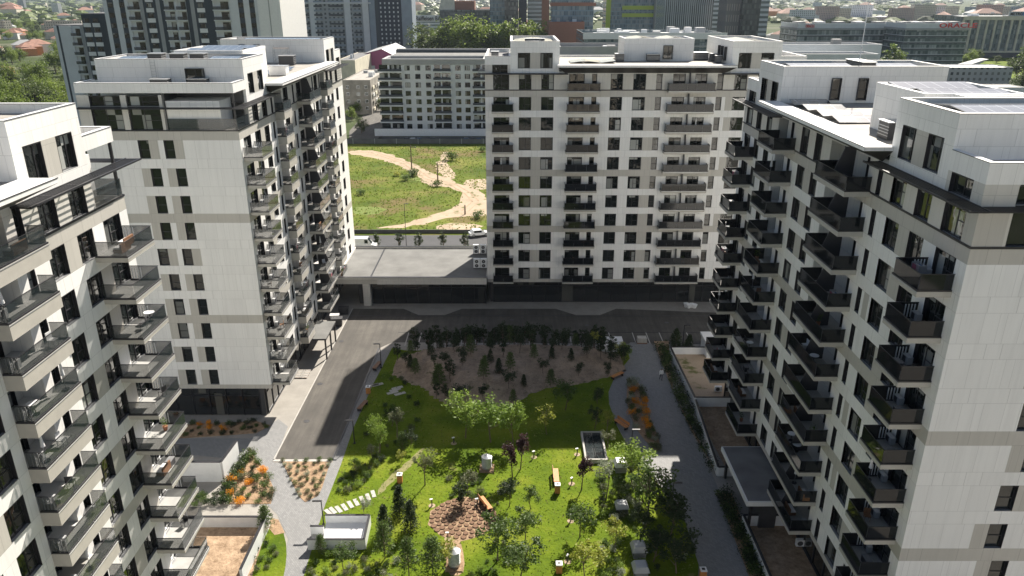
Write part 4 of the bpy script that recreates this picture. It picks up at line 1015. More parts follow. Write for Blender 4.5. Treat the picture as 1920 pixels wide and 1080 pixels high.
for (x, y), lb in (((-8.11, 63.47), 'low garden light left of the log-slice circle'), ((-3.52, 63.55), 'low garden light at the top right of the log-slice circle'), ((-6.09, 58.4), 'low garden light at the lower left of the log-slice circle'), ((-6.71, 74.88), 'low garden light at the top of the worn grass path'), ((2.45, 72.08), 'low garden light near the pair of purple trees'), ((7.33, 72.6), 'low garden light left of the glazed skylight'), ((6.32, 67.14), 'low garden light right of the upright wooden bench'), ((5.77, 61.06), 'low garden light by the soil ring tree'), ((5.07, 55.36), 'low garden light at the lower bin')):
    bollard(lb, x, y)
def bin_(label, x, y):
    t = thing('litter_bin', label, 'litter bin', (x, y, .05), 0, 'wooden litter bins')
    b = MB(); b.box(-.24, .24, -.24, .24, .05, .95, 'dark')
    for s in range(-2, 3):
        for sy in (-1, 1): b.box(s * .1 - .04, s * .1 + .04, sy * .24, sy * .27, .05, .9, 'wood'); b.box(sy * .24, sy * .27, s * .1 - .04, s * .1 + .04, .05, .9, 'wood')
    b.build('body', t)
    b = MB(); b.box(-.29, .29, -.29, .29, .95, 1.05, 'metalw'); b.box(-.14, .14, -.14, .14, 1.05, 1.055, 'black'); b.build('lid', t)
for (x, y), lb in (((-11.89, 67.42), 'wood-slatted litter bin beside the worn grass path'), ((4.72, 65.67), 'wood-slatted litter bin just below the upright wooden bench'), ((4.21, 54), 'wood-slatted litter bin near the bottom edge of the lawn'), ((-18.63, 86.62), 'wood-slatted litter bin at the drive-side path'), ((16.9, 53.26), 'wood-slatted litter bin at the lower right path edge')):
    bin_(lb, x, y)
def bench(label, x, y, rz, mat='wood', back=True, L=2.0):
    t = thing('park_bench', label, 'bench', (x, y, .05), rz, 'wooden benches')
    b = MB(); 
    for i in range(5): b.box(-L / 2, L / 2, -.3 + i * .115, -.2 + i * .115, .42, .47, mat)
    b.build('seat', t)
    if back:
        b = MB()
        for i in range(3): b.box(-L / 2, L / 2, .27, .31, .55 + i * .13, .65 + i * .13, mat)
        b.build('backrest', t)
    for s in (-1, 1):
        b = MB(); b.box(s * L * .4 - .04, s * L * .4 + .04, -.28, .26, 0, .42, 'dark')
        if back: b.box(s * L * .4 - .04, s * L * .4 + .04, .31, .35, .3, .95, 'dark')
        b.build('leg', t)
for (x, y), rz, m, bk, L, lb in (((-2.7, 63.38), 2.05, 'wood', True, 2.2, 'orange wooden bench tilted beside the log-slice circle'), ((4.68, 68.08), 1.57, 'wood', True, 2.4, 'orange wooden bench standing lengthwise on the worn grass'), ((14.21, 91.02), .7, 'wood', False, 2.2, 'wooden bench at the upper bend of the curved path'), ((13.11, 78.57), -1.0, 'wood', True, 2.2, 'wooden bench left of the island bed'), ((-18.72, 93.84), 1.35, 'woodd', False, 2.2, 'brown bench on the drive-side path, the one nearer the parking bays'), ((-18.72, 82.96), 1.3, 'woodd', False, 2.2, 'brown bench on the drive-side path, the one nearer the camera')):
    bench(lb, x, y, rz, m, bk, L)
def can_vent(label, x, y, r, h):
    t = thing('ventilation_stack', label, 'vent', (x, y, .05), 0, 'round metal vents')
    b = MB(); b.prism([(-r * 1.5, -r * 1.5), (r * 1.5, -r * 1.5), (r * 1.5, r * 1.5), (-r * 1.5, r * 1.5)], 0, .12, 'mulch'); b.build('plinth', t)
    b = MB(); b.tube((0, 0, .18), (0, 0, h), r, r, 'steel', 24)
    for i in range(8): b.tube((0, 0, .4 + i * (h - .5) / 8), (0, 0, .44 + i * (h - .5) / 8), r + .03, r + .03, 'metalw', 24)
    b.build('body', t)
    b = MB(); b.tube((0, 0, h), (0, 0, h + .22), r + .06, r * .15, 'steel', 24); b.build('cap', t)
can_vent('round metal vent stack right of the bright maples', *(-2.74, 69.84), .52, 1.6)
can_vent('round metal vent stack below the log-slice circle', *(-5.22, 54.81), .52, 1.7)
def hood(label, x, y, s, h, mat='cap'):
    t = thing('vent_hood', label, 'vent hood', (x, y, .05), .05, 'square vent hoods')
    b = MB(); b.box(-s * .8, s * .8, -s * .8, s * .8, 0, h * .6, 'lgrey_ac')
    for i in range(5):
        z = h * (.12 + .09 * i); b.box(-s * .83, s * .83, -s * .83, s * .83, z, z + .03, 'darkg')
    b.build('base', t)
    b = MB(); k = .7
    b.hexa([(-s, -s, h * .6), (s, -s, h * .6), (s, s, h * .6), (-s, s, h * .6), (-s * k, -s * k, h), (s * k, -s * k, h), (s * k, s * k, h), (-s * k, s * k, h)], mat); b.build('hood', t)
hood('white square vent hood right of the glazed skylight', *(11.79, 69.64), .72, 1.3, 'cap')
hood('grey square vent hood in the shade, upper one of two', *(11.7, 56.35), .72, 1.2, 'lgrey_ac')
hood('grey square vent hood in the shade, lower one of two', *(11.44, 53.73), .72, 1.2, 'lgrey_ac')
hood('white vent hood half hidden by shrubs right of the lawn', *(10.98, 62.7), .65, 1.0, 'lgrey_ac')
# skylight
t = thing('skylight', 'long glazed skylight with beige frame set in the lawn', 'skylight', (*(9.31, 73.78), .05), 0)
sx, sy = 1.25, 2.9
b = MB()
for q in ((-sx, sx, -sy, -sy + .2), (-sx, sx, sy - .2, sy), (-sx, -sx + .2, -sy + .2, sy - .2), (sx - .2, sx, -sy + .2, sy - .2)): b.box(*q, 0, .5, 'kerb')
b.build('frame', t)
for i in range(5):
    for s in (-1, 1):
        b = MB(); y0 = -sy + .25 + i * (2 * sy - .5) / 5; b.box(min(0, s * (sx - .25)) + .03, max(0, s * (sx - .25)) - .03, y0 + .03, y0 + (2 * sy - .5) / 5 - .03, .4, .44, 'solar' if False else 'rail'); b.box(min(0, s * (sx - .25)) + .03, max(0, s * (sx - .25)) - .03, y0 + .03, y0 + (2 * sy - .5) / 5 - .03, .1, .12, 'darkg'); b.build('pane', t)
# log slices
LC = (-4.86, 61.54)
for r_, n in ((0, 1), (.62, 6), (1.24, 12), (1.86, 18), (2.48, 24), (3.05, 26)):
    for i in range(n):
        a = 6.283 * i / n + r_ * .7; x = LC[0] + math.cos(a) * r_ * 1.0; y = LC[1] + math.sin(a) * r_ * .95
        b = MB(); rr = TR.uniform(.22, .30); b.tube((0, 0, .02), (0, 0, .10), rr, rr, M.setdefault('log', plain('log_bark', (.10, .055, .03), .9, var=.3, scale=9)), 12)
        b.tube((0, 0, .10), (0, 0, .104), rr * .82, rr * .82, M.setdefault('logf', plain('log_face', (.17, .095, .055), .9, var=.35, scale=12)), 12); tag(b.build('log_slice', None, (x, y, .03)), 'round brown log slice laid in the gravel circle on the lawn', 'log slice', 'log slices in the gravel circle')
patch('gravel_circle', [(LC[0] + math.cos(a * .314) * (3.4 + .15 * math.sin(a * 3)), LC[1] + math.sin(a * .314) * (3.25 + .2 * math.cos(a * 5))) for a in range(20)], .06, 'mulch')
patch('gravel_circle', smooth([(-6.42, 59.32), (-5.12, 59.09), (-4.3, 55.64), (-4.38, 53.59), (-5.8, 53.59), (-6.17, 56.35)], 1), .064, 'mulch')
# stepping stones
STP = [(-18.34, 62.37), (-17.99, 62.7), (-17.44, 62.87), (-16.92, 63.21), (-16.41, 63.64), (-15.88, 63.99), (-15.36, 64.42), (-14.84, 64.86), (-14.38, 65.4)]
for i, (x, y) in enumerate(STP):
    b = MB(); b.box(-.2, .2, -.6, .6, 0, .05, 'kerb'); o = b.build('stepping_stone', None, (x, y, .045), .75 - .05 * i)
    tag(o, 'pale rectangular stepping stone in the sunny curved row across the lawn', 'stepping stone', 'sunny stepping stones')
for i, (x, y) in enumerate([(-18.37, 88.78), (-17.83, 88.92), (-15.53, 86.77), (-15.29, 87.48), (-15.09, 88.05), (-14.52, 86.48)]):
    b = MB(); b.box(-.75, .75, -.26, .26, 0, .05, 'kerb'); tag(b.build('stepping_stone', None, (x, y, .045), .5), 'pale stepping stone in the shaded upper left of the lawn', 'stepping stone', 'shaded stepping stones')
# white stair enclosure
ex = (-19.08, 57.22); ey = (-13.46, 57.07)
t = thing('stair_enclosure', 'white walled stair enclosure with dark coping at the lower left of the lawn', 'stair enclosure', (*(-16.26, 58.56), 0), 0)
SE = (-16.26, 58.56)
P4 = [(a[0] - SE[0], a[1] - SE[1]) for a in ((-17.7, 57.07), (-13.76, 57.07), (-13.87, 60.58), (-18.15, 60.58))]
P5 = [(a[0] - SE[0], a[1] - SE[1]) for a in ((-19.04, 57.07), (-17.65, 57.07), (-17.93, 58.94), (-19.2, 58.94))]
b = MB(); c = MB()
def wallseg(b, c, p, q, h, th=.22, z0=0, wm='metalw', cm='dark'):
    d = Vector((q[0] - p[0], q[1] - p[1])); L = d.length; d.normalize(); n = Vector((-d.y, d.x)) * th / 2
    pp = [(p[0] - n.x, p[1] - n.y), (q[0] - n.x, q[1] - n.y), (q[0] + n.x, q[1] + n.y), (p[0] + n.x, p[1] + n.y)]
    b.prism(pp, z0, h, wm); c.prism([(x + (.02 if k in (1, 2) else -.02) * d.x, y) for k, (x, y) in enumerate(pp)], h, h + .06, cm)
for i in (0, 1, 2): wallseg(b, c, P4[i], P4[(i + 1) % 4], 1.15)
wallseg(b, c, P5[0], P5[1], 1.15); wallseg(b, c, P5[2], P5[3], 1.15)
b.prism(P4, 0, .35, 'cap')
for i in range(5):
    b.box(P5[0][0] + .4 * i, P5[0][0] + .4 * i + .38, P5[0][1] + .15, P5[2][1] - .15, .0, .32 - .06 * i, 'kerb')
b.build('wall', t); c.build('coping', t)
# garden walls, ramps
def gwall(label, pts, h, th=.25, name='garden_wall', wm='metalw', cm='dark', group='white garden walls'):
    t = thing(name, label, 'garden wall', (pts[0][0], pts[0][1], 0), 0, group); b = MB(); c = MB()
    for p, q in zip(pts, pts[1:]):
        wallseg(b, c, (p[0] - pts[0][0], p[1] - pts[0][1]), (q[0] - pts[0][0], q[1] - pts[0][1]), h, th, 0, wm, cm)
    b.build('wall', t); c.build('coping', t)
gwall('white wall with dark coping around the first right-hand garden, nearest the parking bays', [(32.27, 98.17), (22.75, 98.17), (23.01, 83.62)], 1.1)
gwall('white wall with dark coping between the first and second right-hand gardens', [(22.95, 83.35), (29.53, 83.35)], 1.3)
gwall('long white wall with dark coping down to the entrance canopy', [(22.96, 83.09), (22.12, 68.66), (23.67, 68.66)], 1.1)
gwall('white wall with dark coping below the entrance canopy', [(27.09, 60.5), (22.51, 60.5), (22.48, 51.04)], 1.2)
gwall('white garden wall along the paved fork at the lower left', [(-23.7, 60.5), (-23.69, 52.61)], 1.6)
gwall('low white wall with dark coping above the dug garden', [(-32.72, 60.26), (-23.63, 60.26)], 1.2)
gwall('large white ramp wall left of the hedge', [(-34.95, 67.7), (-30.69, 67.7), (-30.43, 71.66)], 2.4, .3)
t = thing('roof_hatch', 'flat white roof hatch box between parking bays and curved path', 'hatch', (*(14.25, 99.75), 0), 0)
b = MB(); b.box(-2.0, 1.7, -1.0, .8, 0, 1.1, 'metalw'); b.build('base', t); b = MB(); b.box(-2.2, 1.9, -.1, 1.6, 1.1, 1.35, 'cap'); b.build('lid', t)
t = thing('garden_roof', 'white flat roof of the garden exit under the right tower balconies', 'roof', (*(29.07, 99.22), 0), 0)
b = MB(); b.box(-1.6, 2.6, -2.6, 1.4, 2.1, 2.45, 'cap'); b.box(-1.4, 2.4, -2.4, 1.2, 0, 2.1, 'metalw'); b.build('slab', t)
t = thing('entrance_canopy', 'black flat-roofed entrance canopy with white edge beside the right tower', 'canopy', (24.3, 62.5, 0), 0)
b = MB(); b.box(-2.1, 2.9, -3.2, 6.2, 3.15, 3.65, 'cap'); b.build('fascia', t)
b = MB(); b.box(-1.95, 2.9, -3.05, 6.05, 3.65, 3.7, 'roofd'); b.build('roof', t)
for q in ((-1.6, -2.8), (-1.6, 5.6)):
    b = MB(); b.box(q[0], q[0] + .25, q[1], q[1] + .25, 0, 3.15, 'dark'); b.build('post', t)
b = MB(); b.box(-.4, 1.2, -2.4, 5.4, 0, 3.1, 'darkg'); b.build('lobby', t)
t = thing('entrance_canopy', 'small dark entrance canopy on the sunlit side of the left-middle tower', 'canopy', (-27.6, 101, 0), 0)
b = MB(); b.box(-1.2, 1.5, -4.6, 1.6, 3.0, 3.25, 'darkg', 'podroof'); b.build('roof', t)
for q in (-4.5, -1.5, 1.3): b = MB(); b.box(1.2, 1.4, q, q + .2, 0, 3.0, 'dark'); b.build('post', t)
def garden_ac(label, x, y):
    t = thing('air_conditioner', label, 'air conditioner', (x, y, .1), 0, 'garden air conditioners')
    b = MB(); b.box(-.45, .45, -.18, .18, .05, .75, 'metalw'); b.build('casing', t)
    b = MB(); n = 14; b.face([(math.cos(a * 2 * math.pi / n) * .27 - .1, -.19, .4 + math.sin(a * 2 * math.pi / n) * .27) for a in range(n)], 'darkg'); b.build('fan', t)
garden_ac('white air conditioner on the paving of the first right-hand garden', *(26.84, 87.05)); garden_ac('white air conditioner on the dark terrace of the lowest right-hand garden', *(27.05, 57.44))
for i, (x, y) in enumerate(((-28.88, 91.94), (-28.15, 91.94))):
    t = thing('wooden_pallet', ('yellowish', 'pale')[i] + ' wooden pallet lying on the pavement by the left-middle tower', 'pallet', (x, y, .02), 0, 'pallets')
    b = MB()
    for k in range(6): b.box(-.5 + k * .17, -.4 + k * .17, -1.2, 1.2, .1, .13, 'wood' if False else 'kerb')
    b.build('deck', t)
    for k in range(4): b = MB(); b.box(-.5, .47, -1.15 + k * .72, -1.0 + k * .72, 0, .1, 'woodd'); b.build('bearer', t)
def crate(label, x, y, s, h, m):
    t = thing('waste_container', label, 'container', (x, y, .02), .1, 'bins near the left-middle tower')
    b = MB(); b.hexa([(-s * .9, -s * .6, 0), (s * .9, -s * .6, 0), (s * .9, s * .6, 0), (-s * .9, s * .6, 0), (-s, -s * .7, h), (s, -s * .7, h), (s, s * .7, h), (-s, s * .7, h)], m); b.build('body', t)
    b = MB(); b.box(-s * 1.05, s * 1.05, -s * .75, s * .75, h, h + .1, m); b.build('lid', t)
crate('black waste container at the far pavement corner by the drive', *(-27.31, 108.33), .8, 1.2, 'darkg'); crate('white skip bag beside the black waste container', *(-28.27, 110.83), .7, .7, 'cap'); crate('dark waste container at the podium corner', *(-27.27, 112.99), .8, 1.0, 'darkg')
for (x, y), lb, cl in (((19.3, 102.11), 'wrapped pallet of pavers at the head of the curved path', 'kerb'),):
    t = thing('paver_stack', lb, 'paver stack', (x, y, .02)); b = MB()
    for k in range(4): b.box(-.7 + .01 * k, .7 - .01 * k, -.5, .5, .15 + k * .18, .31 + k * .18, cl)
    b.build('pavers', t); b = MB(); b.box(-.75, .75, -.55, .55, 0, .14, 'woodd'); b.build('pallet', t)
for i, (x, y) in enumerate(((28.8, 115.69), (29.14, 115.23), (29.72, 115.46), (30.11, 115.23))):
    b = MB(); 
    for k in range(7): b.tube((math.cos(k) * .15, math.sin(k) * .15, 0), (math.cos(k * 1.3) * .3, math.sin(k * 1.3) * .3, .7), .1, .2, 'metalw', 6)
    tag(b.build('flower_tub', None, (x, y, .05)), 'white flowering tub in the cluster by the shop entrance', 'flower tub', 'white flower tubs by the shop entrance')
# ------------------------------------------------------------------ person
def person(x, y, rz):
    me = bpy.data.meshes.new('person')
    J = {'pel': (0, 0, .95), 'sp': (0, .01, 1.15), 'ch': (0, .0, 1.36), 'nk': (0, 0, 1.5), 'hd': (0, -.02, 1.6), 'ht': (0, -.02, 1.73),
         'hl': (.1, 0, .9), 'kl': (.11, -.14, .5), 'al': (.11, -.08, .08), 'tl': (.11, -.24, .04), 'hr': (-.1, 0, .9), 'kr': (-.11, .06, .48), 'ar': (-.11, .26, .12), 'tr': (-.11, .12, .03),
         'sl': (.19, 0, 1.42), 'el': (.26, .1, 1.14), 'wl': (.25, -.02, .9), 'fl': (.25, -.06, .81), 'sr': (-.19, 0, 1.42), 'er': (-.27, -.04, 1.14), 'wr': (-.25, -.2, .95), 'fr': (-.25, -.26, .88)}
    E = [('pel', 'sp'), ('sp', 'ch'), ('ch', 'nk'), ('nk', 'hd'), ('hd', 'ht'), ('pel', 'hl'), ('hl', 'kl'), ('kl', 'al'), ('al', 'tl'), ('pel', 'hr'), ('hr', 'kr'), ('kr', 'ar'), ('ar', 'tr'), ('ch', 'sl'), ('sl', 'el'), ('el', 'wl'), ('wl', 'fl'), ('ch', 'sr'), ('sr', 'er'), ('er', 'wr'), ('wr', 'fr')]
    rad = dict(pel=.15, sp=.14, ch=.16, nk=.06, hd=.1, ht=.085, hl=.1, kl=.065, al=.05, tl=.045, hr=.1, kr=.065, ar=.05, tr=.045, sl=.075, el=.05, wl=.035, fl=.035, sr=.075, er=.05, wr=.035, fr=.035)
    ks = list(J); me.from_pydata([J[k] for k in ks], [(ks.index(a), ks.index(b)) for a, b in E], [])
    o = bpy.data.objects.new('person', me); C.objects.link(o); o.location = (x, y, .02); o.rotation_euler = (0, 0, rz)
    sk = o.modifiers.new('skin', 'SKIN'); o.modifiers.new('sub', 'SUBSURF').levels = 2
    for i, k in enumerate(ks): me.skin_vertices[0].data[i].radius = (rad[k], rad[k]); me.skin_vertices[0].data[i].use_root = (k == 'pel')
    t = NT('clothed_figure'); p = t.obj(); s = t.n('ShaderNodeSeparateXYZ'); t.l(p, s.inputs[0])
    r = t.ramp(t.math('DIVIDE', s.outputs[2], 2.0), [(0, (.02, .02, .02)), (.05, (.02, .025, .045)), (.46, (.8, .8, .8)), (.745, (.35, .2, .14)), (.835, (.03, .02, .015))])
    t.t.nodes['Color Ramp'].color_ramp.interpolation = 'CONSTANT'; t.col(r); me.materials.append(t.m)
    tag(o, 'person in a white shirt and dark trousers walking on the right-hand path', 'person')
person(*(19.99, 90.26), 0)
# ------------------------------------------------------------------ vehicles
PAINT = {n: plain('paint_' + n, c, .25, .2, var=.03) for n, c in dict(white=(.75, .76, .77), dark=(.03, .035, .05), blue=(.05, .09, .16), grey=(.2, .21, .22), silver=(.5, .51, .52)).items()}
def car(label, x, y, rz, col, group=None, van=False):
    t = thing('van' if van else 'parked_car', label, 'van' if van else 'car', (x, y, .06), rz, group); p = PAINT[col]
    L, W = (5.4, 2.0) if van else (4.3, 1.78); h1, h2 = (1.15, 2.3) if van else (.85, 1.42)
    b = MB()
    def prof(pts, w0, w1, m):
        n = len(pts); i = len(b.v)
        b.v += [(x_, -w0 / 2, z) for x_, z in pts] + [(x_, w0 / 2, z) for x_, z in pts]; k = b.m(m)
        b.f += [tuple(i + j for j in range(n)), tuple(i + n + j for j in reversed(range(n)))]; b.mi += [k, k]
        for j in range(n): b.f.append((i + j, i + n + j, i + n + (j + 1) % n, i + (j + 1) % n)); b.mi.append(k)
    prof([(-L / 2, .3), (-L / 2, h1 * .95), (-L / 2 + .3, h1 + .05), (L * .28, h1), (L / 2 - .1, h1 * .78), (L / 2, .5), (L / 2, .3)], W, W, p)
    rp = [(-L / 2 + .25, h1), (-L / 2 + .4, h2), (L * .18, h2), (L * .33, h1)] if van else [(-L / 2 + .2, h1 - .02), (-L / 2 + .75, h2), (L * .08, h2), (L * .27, h1 - .02)]
    prof(rp, W * .88, W * .8, p); bo = b.build('body', t)
    b = MB(); 
    if van: b.box(-L / 2 + 3.0, L * .2, -W * .445, W * .445, h1 + .15, h2 - .25, 'glass')
    else: b.box(-L / 2 + .9, L * .1, -W * .445, W * .445, h1 + .04, h2 - .12, 'glass')
    a0, a1 = rp[3], rp[2]; y_ = W * .4
    b.face([(a0[0] + .02, -y_, a0[1] + .06), (a0[0] + .02, y_, a0[1] + .06), (a1[0] + .05, y_, a1[1] - .06), (a1[0] + .05, -y_, a1[1] - .06)], 'glass'); b.build('windows', t)
    for sx in (-1, 1):
        for sy in (-1, 1):
            b = MB(); cx_ = sx * L * .31; b.tube((cx_, sy * (W / 2 - .2), .32), (cx_, sy * (W / 2 + .01), .32), .32, .32, 'black', 14); b.tube((cx_, sy * (W / 2 + .01), .32), (cx_, sy * (W / 2 + .02), .32), .18, .18, 'steel', 10); b.build('wheel', t)
    for s in (-1, 1): b = MB(); b.box(L / 2 - .06, L / 2 + .01, s * W * .36 - .15, s * W * .36 + .15, .52, .66, 'cap'); b.build('headlight', t)
car('white delivery van parked behind the flat shop roof', *(-30.21, 146.65), 0, 'white', van=True)
car('white pickup parked on the dirt beside the road', *(-7.09, 155.4), .3, 'white')
F_Y = 266
for i, (u, cl) in enumerate(((764, 'dark'), (776, 'silver'), (788, 'blue'), (813, 'dark'), (875, 'blue'), (888, 'dark'), (898, 'blue'))):
    x = (u - 960) * .1885
    car(cl + ' car in the parking row below the long white block, number %s from the left' % ('one', 'two', 'three', 'four', 'five', 'six', 'seven')[i], x, F_Y, 1.57, cl, 'cars below the long white block')
# poles on the field
for (x, y, h), lb in (((-29.6, 220.9, 7.2), 'tall dark utility pole on the meadow above the dirt track'), ((-20.4, 204.64, 5.5), 'dark utility pole inside the bend of the dirt track'), ((-11.04, 172.24, 2.3), 'short wooden post beside the dirt track')):
    b = MB(); b.tube((0, 0, 0), (0, 0, h), .2, .13, 'bark', 8); 
    if h > 4: b.box(-.2, 1.6, -.07, .07, h - .7, h - .55, 'dark'); b.tube((1.4, 0, h - .55), (1.4, 0, h - .3), .08, .06, 'metalw', 6)
    tag(b.build('utility_pole', None, (x, y, 0)), lb, 'pole', 'poles on the meadow')
lamp('tall black street lamp on the roadside behind the flat shop roof', *(-21.7, 148.05), 9.0, 0)
b = MB()
for i in range(20): b.box(i * 7.5, i * 7.5 + .15, -.07, .07, 0, 1.8, 'steel')
b.box(0, 150, -.03, .03, .1, 1.7, 'roofd'); tag(b.build('site_fence', None, (-70, 262, 0)), 'long grey fence at the far side of the meadow', 'fence')
b = MB(); b.box(0, 120, -.1, .1, 0, .8, 'darkg'); tag(b.build('road_wall', None, (-40, 157.2, 0)), 'low dark barrier between the road and the meadow', 'barrier')

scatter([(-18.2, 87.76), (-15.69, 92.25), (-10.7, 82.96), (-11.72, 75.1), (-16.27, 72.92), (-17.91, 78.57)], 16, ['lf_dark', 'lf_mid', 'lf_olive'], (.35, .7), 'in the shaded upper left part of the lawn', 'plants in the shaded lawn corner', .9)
# more planting on the lawn
for i in range(13):
    while True:
        p = (TR.uniform(-16, 15), TR.uniform(48, 76))
        if pin(p, LAWN) and (p[0] > 2 or p[1] < 56 or p[0] < -12): break
    k = ('olive', 'mid', 'dark', 'yellow', 'pale', 'pine')[i % 6]
    tree(k, p[0], p[1], TR.uniform(1.8, 3.4), {'olive': 'small olive-leaved sapling', 'mid': 'small green sapling', 'dark': 'small dark sapling', 'yellow': 'small yellow-green sapling', 'pale': 'small silver-leaved sapling', 'pine': 'knee-high pine sapling'}[k] + ' among the trees on the sunny lawn', 'sapling', 'saplings on the lawn, ' + k, 'sapling', 1.2)
scatter([(9.64, 72.92), (11.45, 72.92), (12.13, 65.13), (14.43, 62.54), (15.75, 54.95), (11.42, 53.59), (8.73, 59.32)], 20, ['lf_mid', 'lf_dark', 'lf_olive', 'lf_pale', 'lf_light'], (.35, .8), 'on the right edge of the lawn', 'mixed shrubs along the right lawn edge', .7)
scatter([(-7.17, 65.13), (-3.05, 65.58), (0, 62.54), (-0.48, 53.59), (-3.81, 53.59), (-1.54, 59.32), (-3, 64.25)], 22, ['lf_mid', 'lf_olive', 'lf_light'], (.25, .5), 'around the log-slice circle', 'low plants around the log circle', .7)
# grass blades standing out of the lawn and rough tufts on the meadow: nobody could count them
def tufts(name, poly, n, h, mats, seed, z=.05, avoid=()):
    rn = random.Random(seed); b = MB(); xs = [p[0] for p in poly]; ys = [p[1] for p in poly]; ks = [b.m(m) for m in mats]; c = 0
    while c < n:
        x = rn.uniform(min(xs), max(xs)); y = rn.uniform(min(ys), max(ys)); c += 1
        if not pin((x, y), poly) or any(pin((x, y), q) for q in avoid): continue
        a = rn.random() * 3.14; w_ = h * rn.uniform(.5, 1.2); hh = h * rn.uniform(.5, 1.3); dx, dy = math.cos(a) * w_, math.sin(a) * w_; ox, oy = rn.uniform(-1, 1) * hh * .6, rn.uniform(-1, 1) * hh * .6; i = len(b.v)
        b.v += [(x - dx, y - dy, z - .02), (x + dx, y + dy, z - .02), (x + dx * .7 + ox, y + dy * .7 + oy, z + hh), (x - dx * .7 + ox, y - dy * .7 + oy, z + hh)]
        b.f.append((i, i + 1, i + 2, i + 3)); b.mi.append(ks[int(rn.random() * len(ks))])
    return tag_stuff(b.build(name))
def tag_stuff(o): o['kind'] = 'stuff'; return o
M['gr1'] = leafmat('grass_blades', (.08, .14, .012), (.18, .24, .028)); M['gr2'] = leafmat('dry_grass_blades', (.16, .17, .05), (.30, .27, .11)); M['gr3'] = leafmat('meadow_tufts', (.06, .10, .015), (.16, .18, .035))
GC = [(LC[0] + math.cos(a * .7) * 3.6, LC[1] + math.sin(a * .7) * 3.6) for a in range(9)]
tufts('lawn_grass', LAWN, 16000, .085, ['gr1', 'gr1', 'gr1', 'gr2'], 3, avoid=(MP, GC))
TRK = smooth([(-53.72, 249.36), (-46.11, 251.19), (-33.52, 236.38), (-24.89, 218.03), (-16.92, 207.2), (-11.42, 198.5), (-6.19, 190.45), (-5.57, 169.51), (-11.84, 170.87), (-19.24, 164.28), (-25.98, 160.95), (-30.7, 160.95), (-24.05, 164.28), (-18.28, 173.17), (-12.04, 180.43), (-12.78, 192.69), (-17.22, 199.7), (-23.09, 200.92), (-26.43, 212.49), (-36.88, 230.74), (-46, 240.56), (-52.48, 243.14)], 1)
tufts('meadow_grass', [(-48, 158.5), (4, 158.5), (4, 259), (-60, 259)], 8000, .22, ['gr3', 'gr3', 'gr2', 'gr1'], 5, .02, (TRK,))
# balcony belongings
def mk(fn):
    b = MB(); fn(b); return b.mesh('belonging')
def _chair(b, m):
    b.box(-.23, .23, -.23, .23, .40, .44, m); b.box(-.23, .23, .19, .23, .44, .88, m)
    for sx in (-.2, .17):
        for sy in (-.2, .17): b.box(sx, sx + .03, sy, sy + .03, 0, .40, m)
BEL = {'white plastic chair': ('chair', mk(lambda b: _chair(b, 'metalw'))), 'black garden chair': ('chair', mk(lambda b: _chair(b, 'darkg'))), 'brown wooden chair': ('chair', mk(lambda b: _chair(b, 'woodd')))}
def _table(b):
    b.tube((0, 0, .70), (0, 0, .74), .38, .38, 'metalw', 14); b.tube((0, 0, 0), (0, 0, .7), .03, .03, 'dark', 6); b.tube((0, 0, 0), (0, 0, .03), .22, .22, 'dark', 10)
BEL['round white table'] = ('table', mk(_table))
def _rack(b):
    for s in (-.45, .45): b.box(s - .015, s + .015, -.25, .25, 0, .95, 'steel')
    for i in range(4): b.box(-.45, .45, -.24 + i * .16, -.22 + i * .16, .9, .92, 'steel')
    for i, m in enumerate(('cap', 'signb', 'cap', 'wallp')): b.box(-.4 + .1 * i, .05 + .1 * i, -.235 + i * .16, -.225 + i * .16, .3, .9, m)
M['signb'] = plain('blue_cloth', (.10, .2, .4)); M['wallp'] = plain('pink_cloth', (.5, .15, .2))
BEL['drying rack hung with laundry'] = ('drying rack', mk(_rack))
def _plant(b):
    b.tube((0, 0, 0), (0, 0, .35), .14, .2, 'terrac', 10); leaves(b, [(0, 0, .7, .34, 60), (.1, .05, 1.0, .25, 30)], .07, 'lf_mid', random.Random(2))
M['terrac'] = plain('terracotta_pot', (.4, .17, .09))
BEL['leafy potted plant'] = ('plant', mk(_plant))
def _paras(b): b.tube((0, 0, 0), (0, 0, 2.0), .02, .02, 'steel', 6); b.tube((0, 0, 1.0), (0, 0, 2.0), .13, .03, 'cap', 10); b.tube((0, 0, 0), (0, 0, .08), .22, .22, 'darkg', 10)
BEL['folded pale parasol'] = ('parasol', mk(_paras))
def _box(b): b.box(-.4, .4, -.22, .22, 0, .5, 'darkg'); b.box(-.42, .42, -.24, .24, .5, .55, 'mgrey_')
M['mgrey_'] = plain('storage_box_lid', (.2, .2, .21)); BEL['dark storage box'] = ('box', mk(_box))
def _sofa(b, m='woodd'): b.box(-.65, .65, -.3, .3, .12, .4, m); b.box(-.65, .65, .18, .3, .4, .75, m); b.box(-.6, .6, -.28, .17, .4, .5, 'cap')
BEL['rattan sofa with pale cushions'] = ('sofa', mk(_sofa))
BR = random.Random(77); names = list(BEL)
for T, nm, pr in ((TA, 'near-left tower', .75), (TB, 'left-middle tower', .8), (TC, 'central tower', .5), (TE, 'right-hand tower', .7)):
    for (a0, a1, pj, z, k) in T.bal:
        if BR.random() > pr: continue
        used = []
        for j in range(BR.choice((1, 2, 3)) if a1 - a0 > 3.4 else 1):
            q = BR.uniform(a0 + .5, a1 - .5)
            if any(abs(q - u) < .95 for u in used): continue
            used.append(q); kd = BR.choice(names); p = T.P(q, pj * BR.uniform(.42, .6), z)
            o = link('balcony_' + BEL[kd][0].replace(' ', '_'), BEL[kd][1], None, p, BR.random() * 6.28 if 'rack' not in kd and 'sofa' not in kd and 'box' not in kd else ROT[T.N] + 3.1416)
            tag(o, kd + ' on a balcony of the ' + nm, BEL[kd][0], kd + 's on the balconies of the ' + nm)
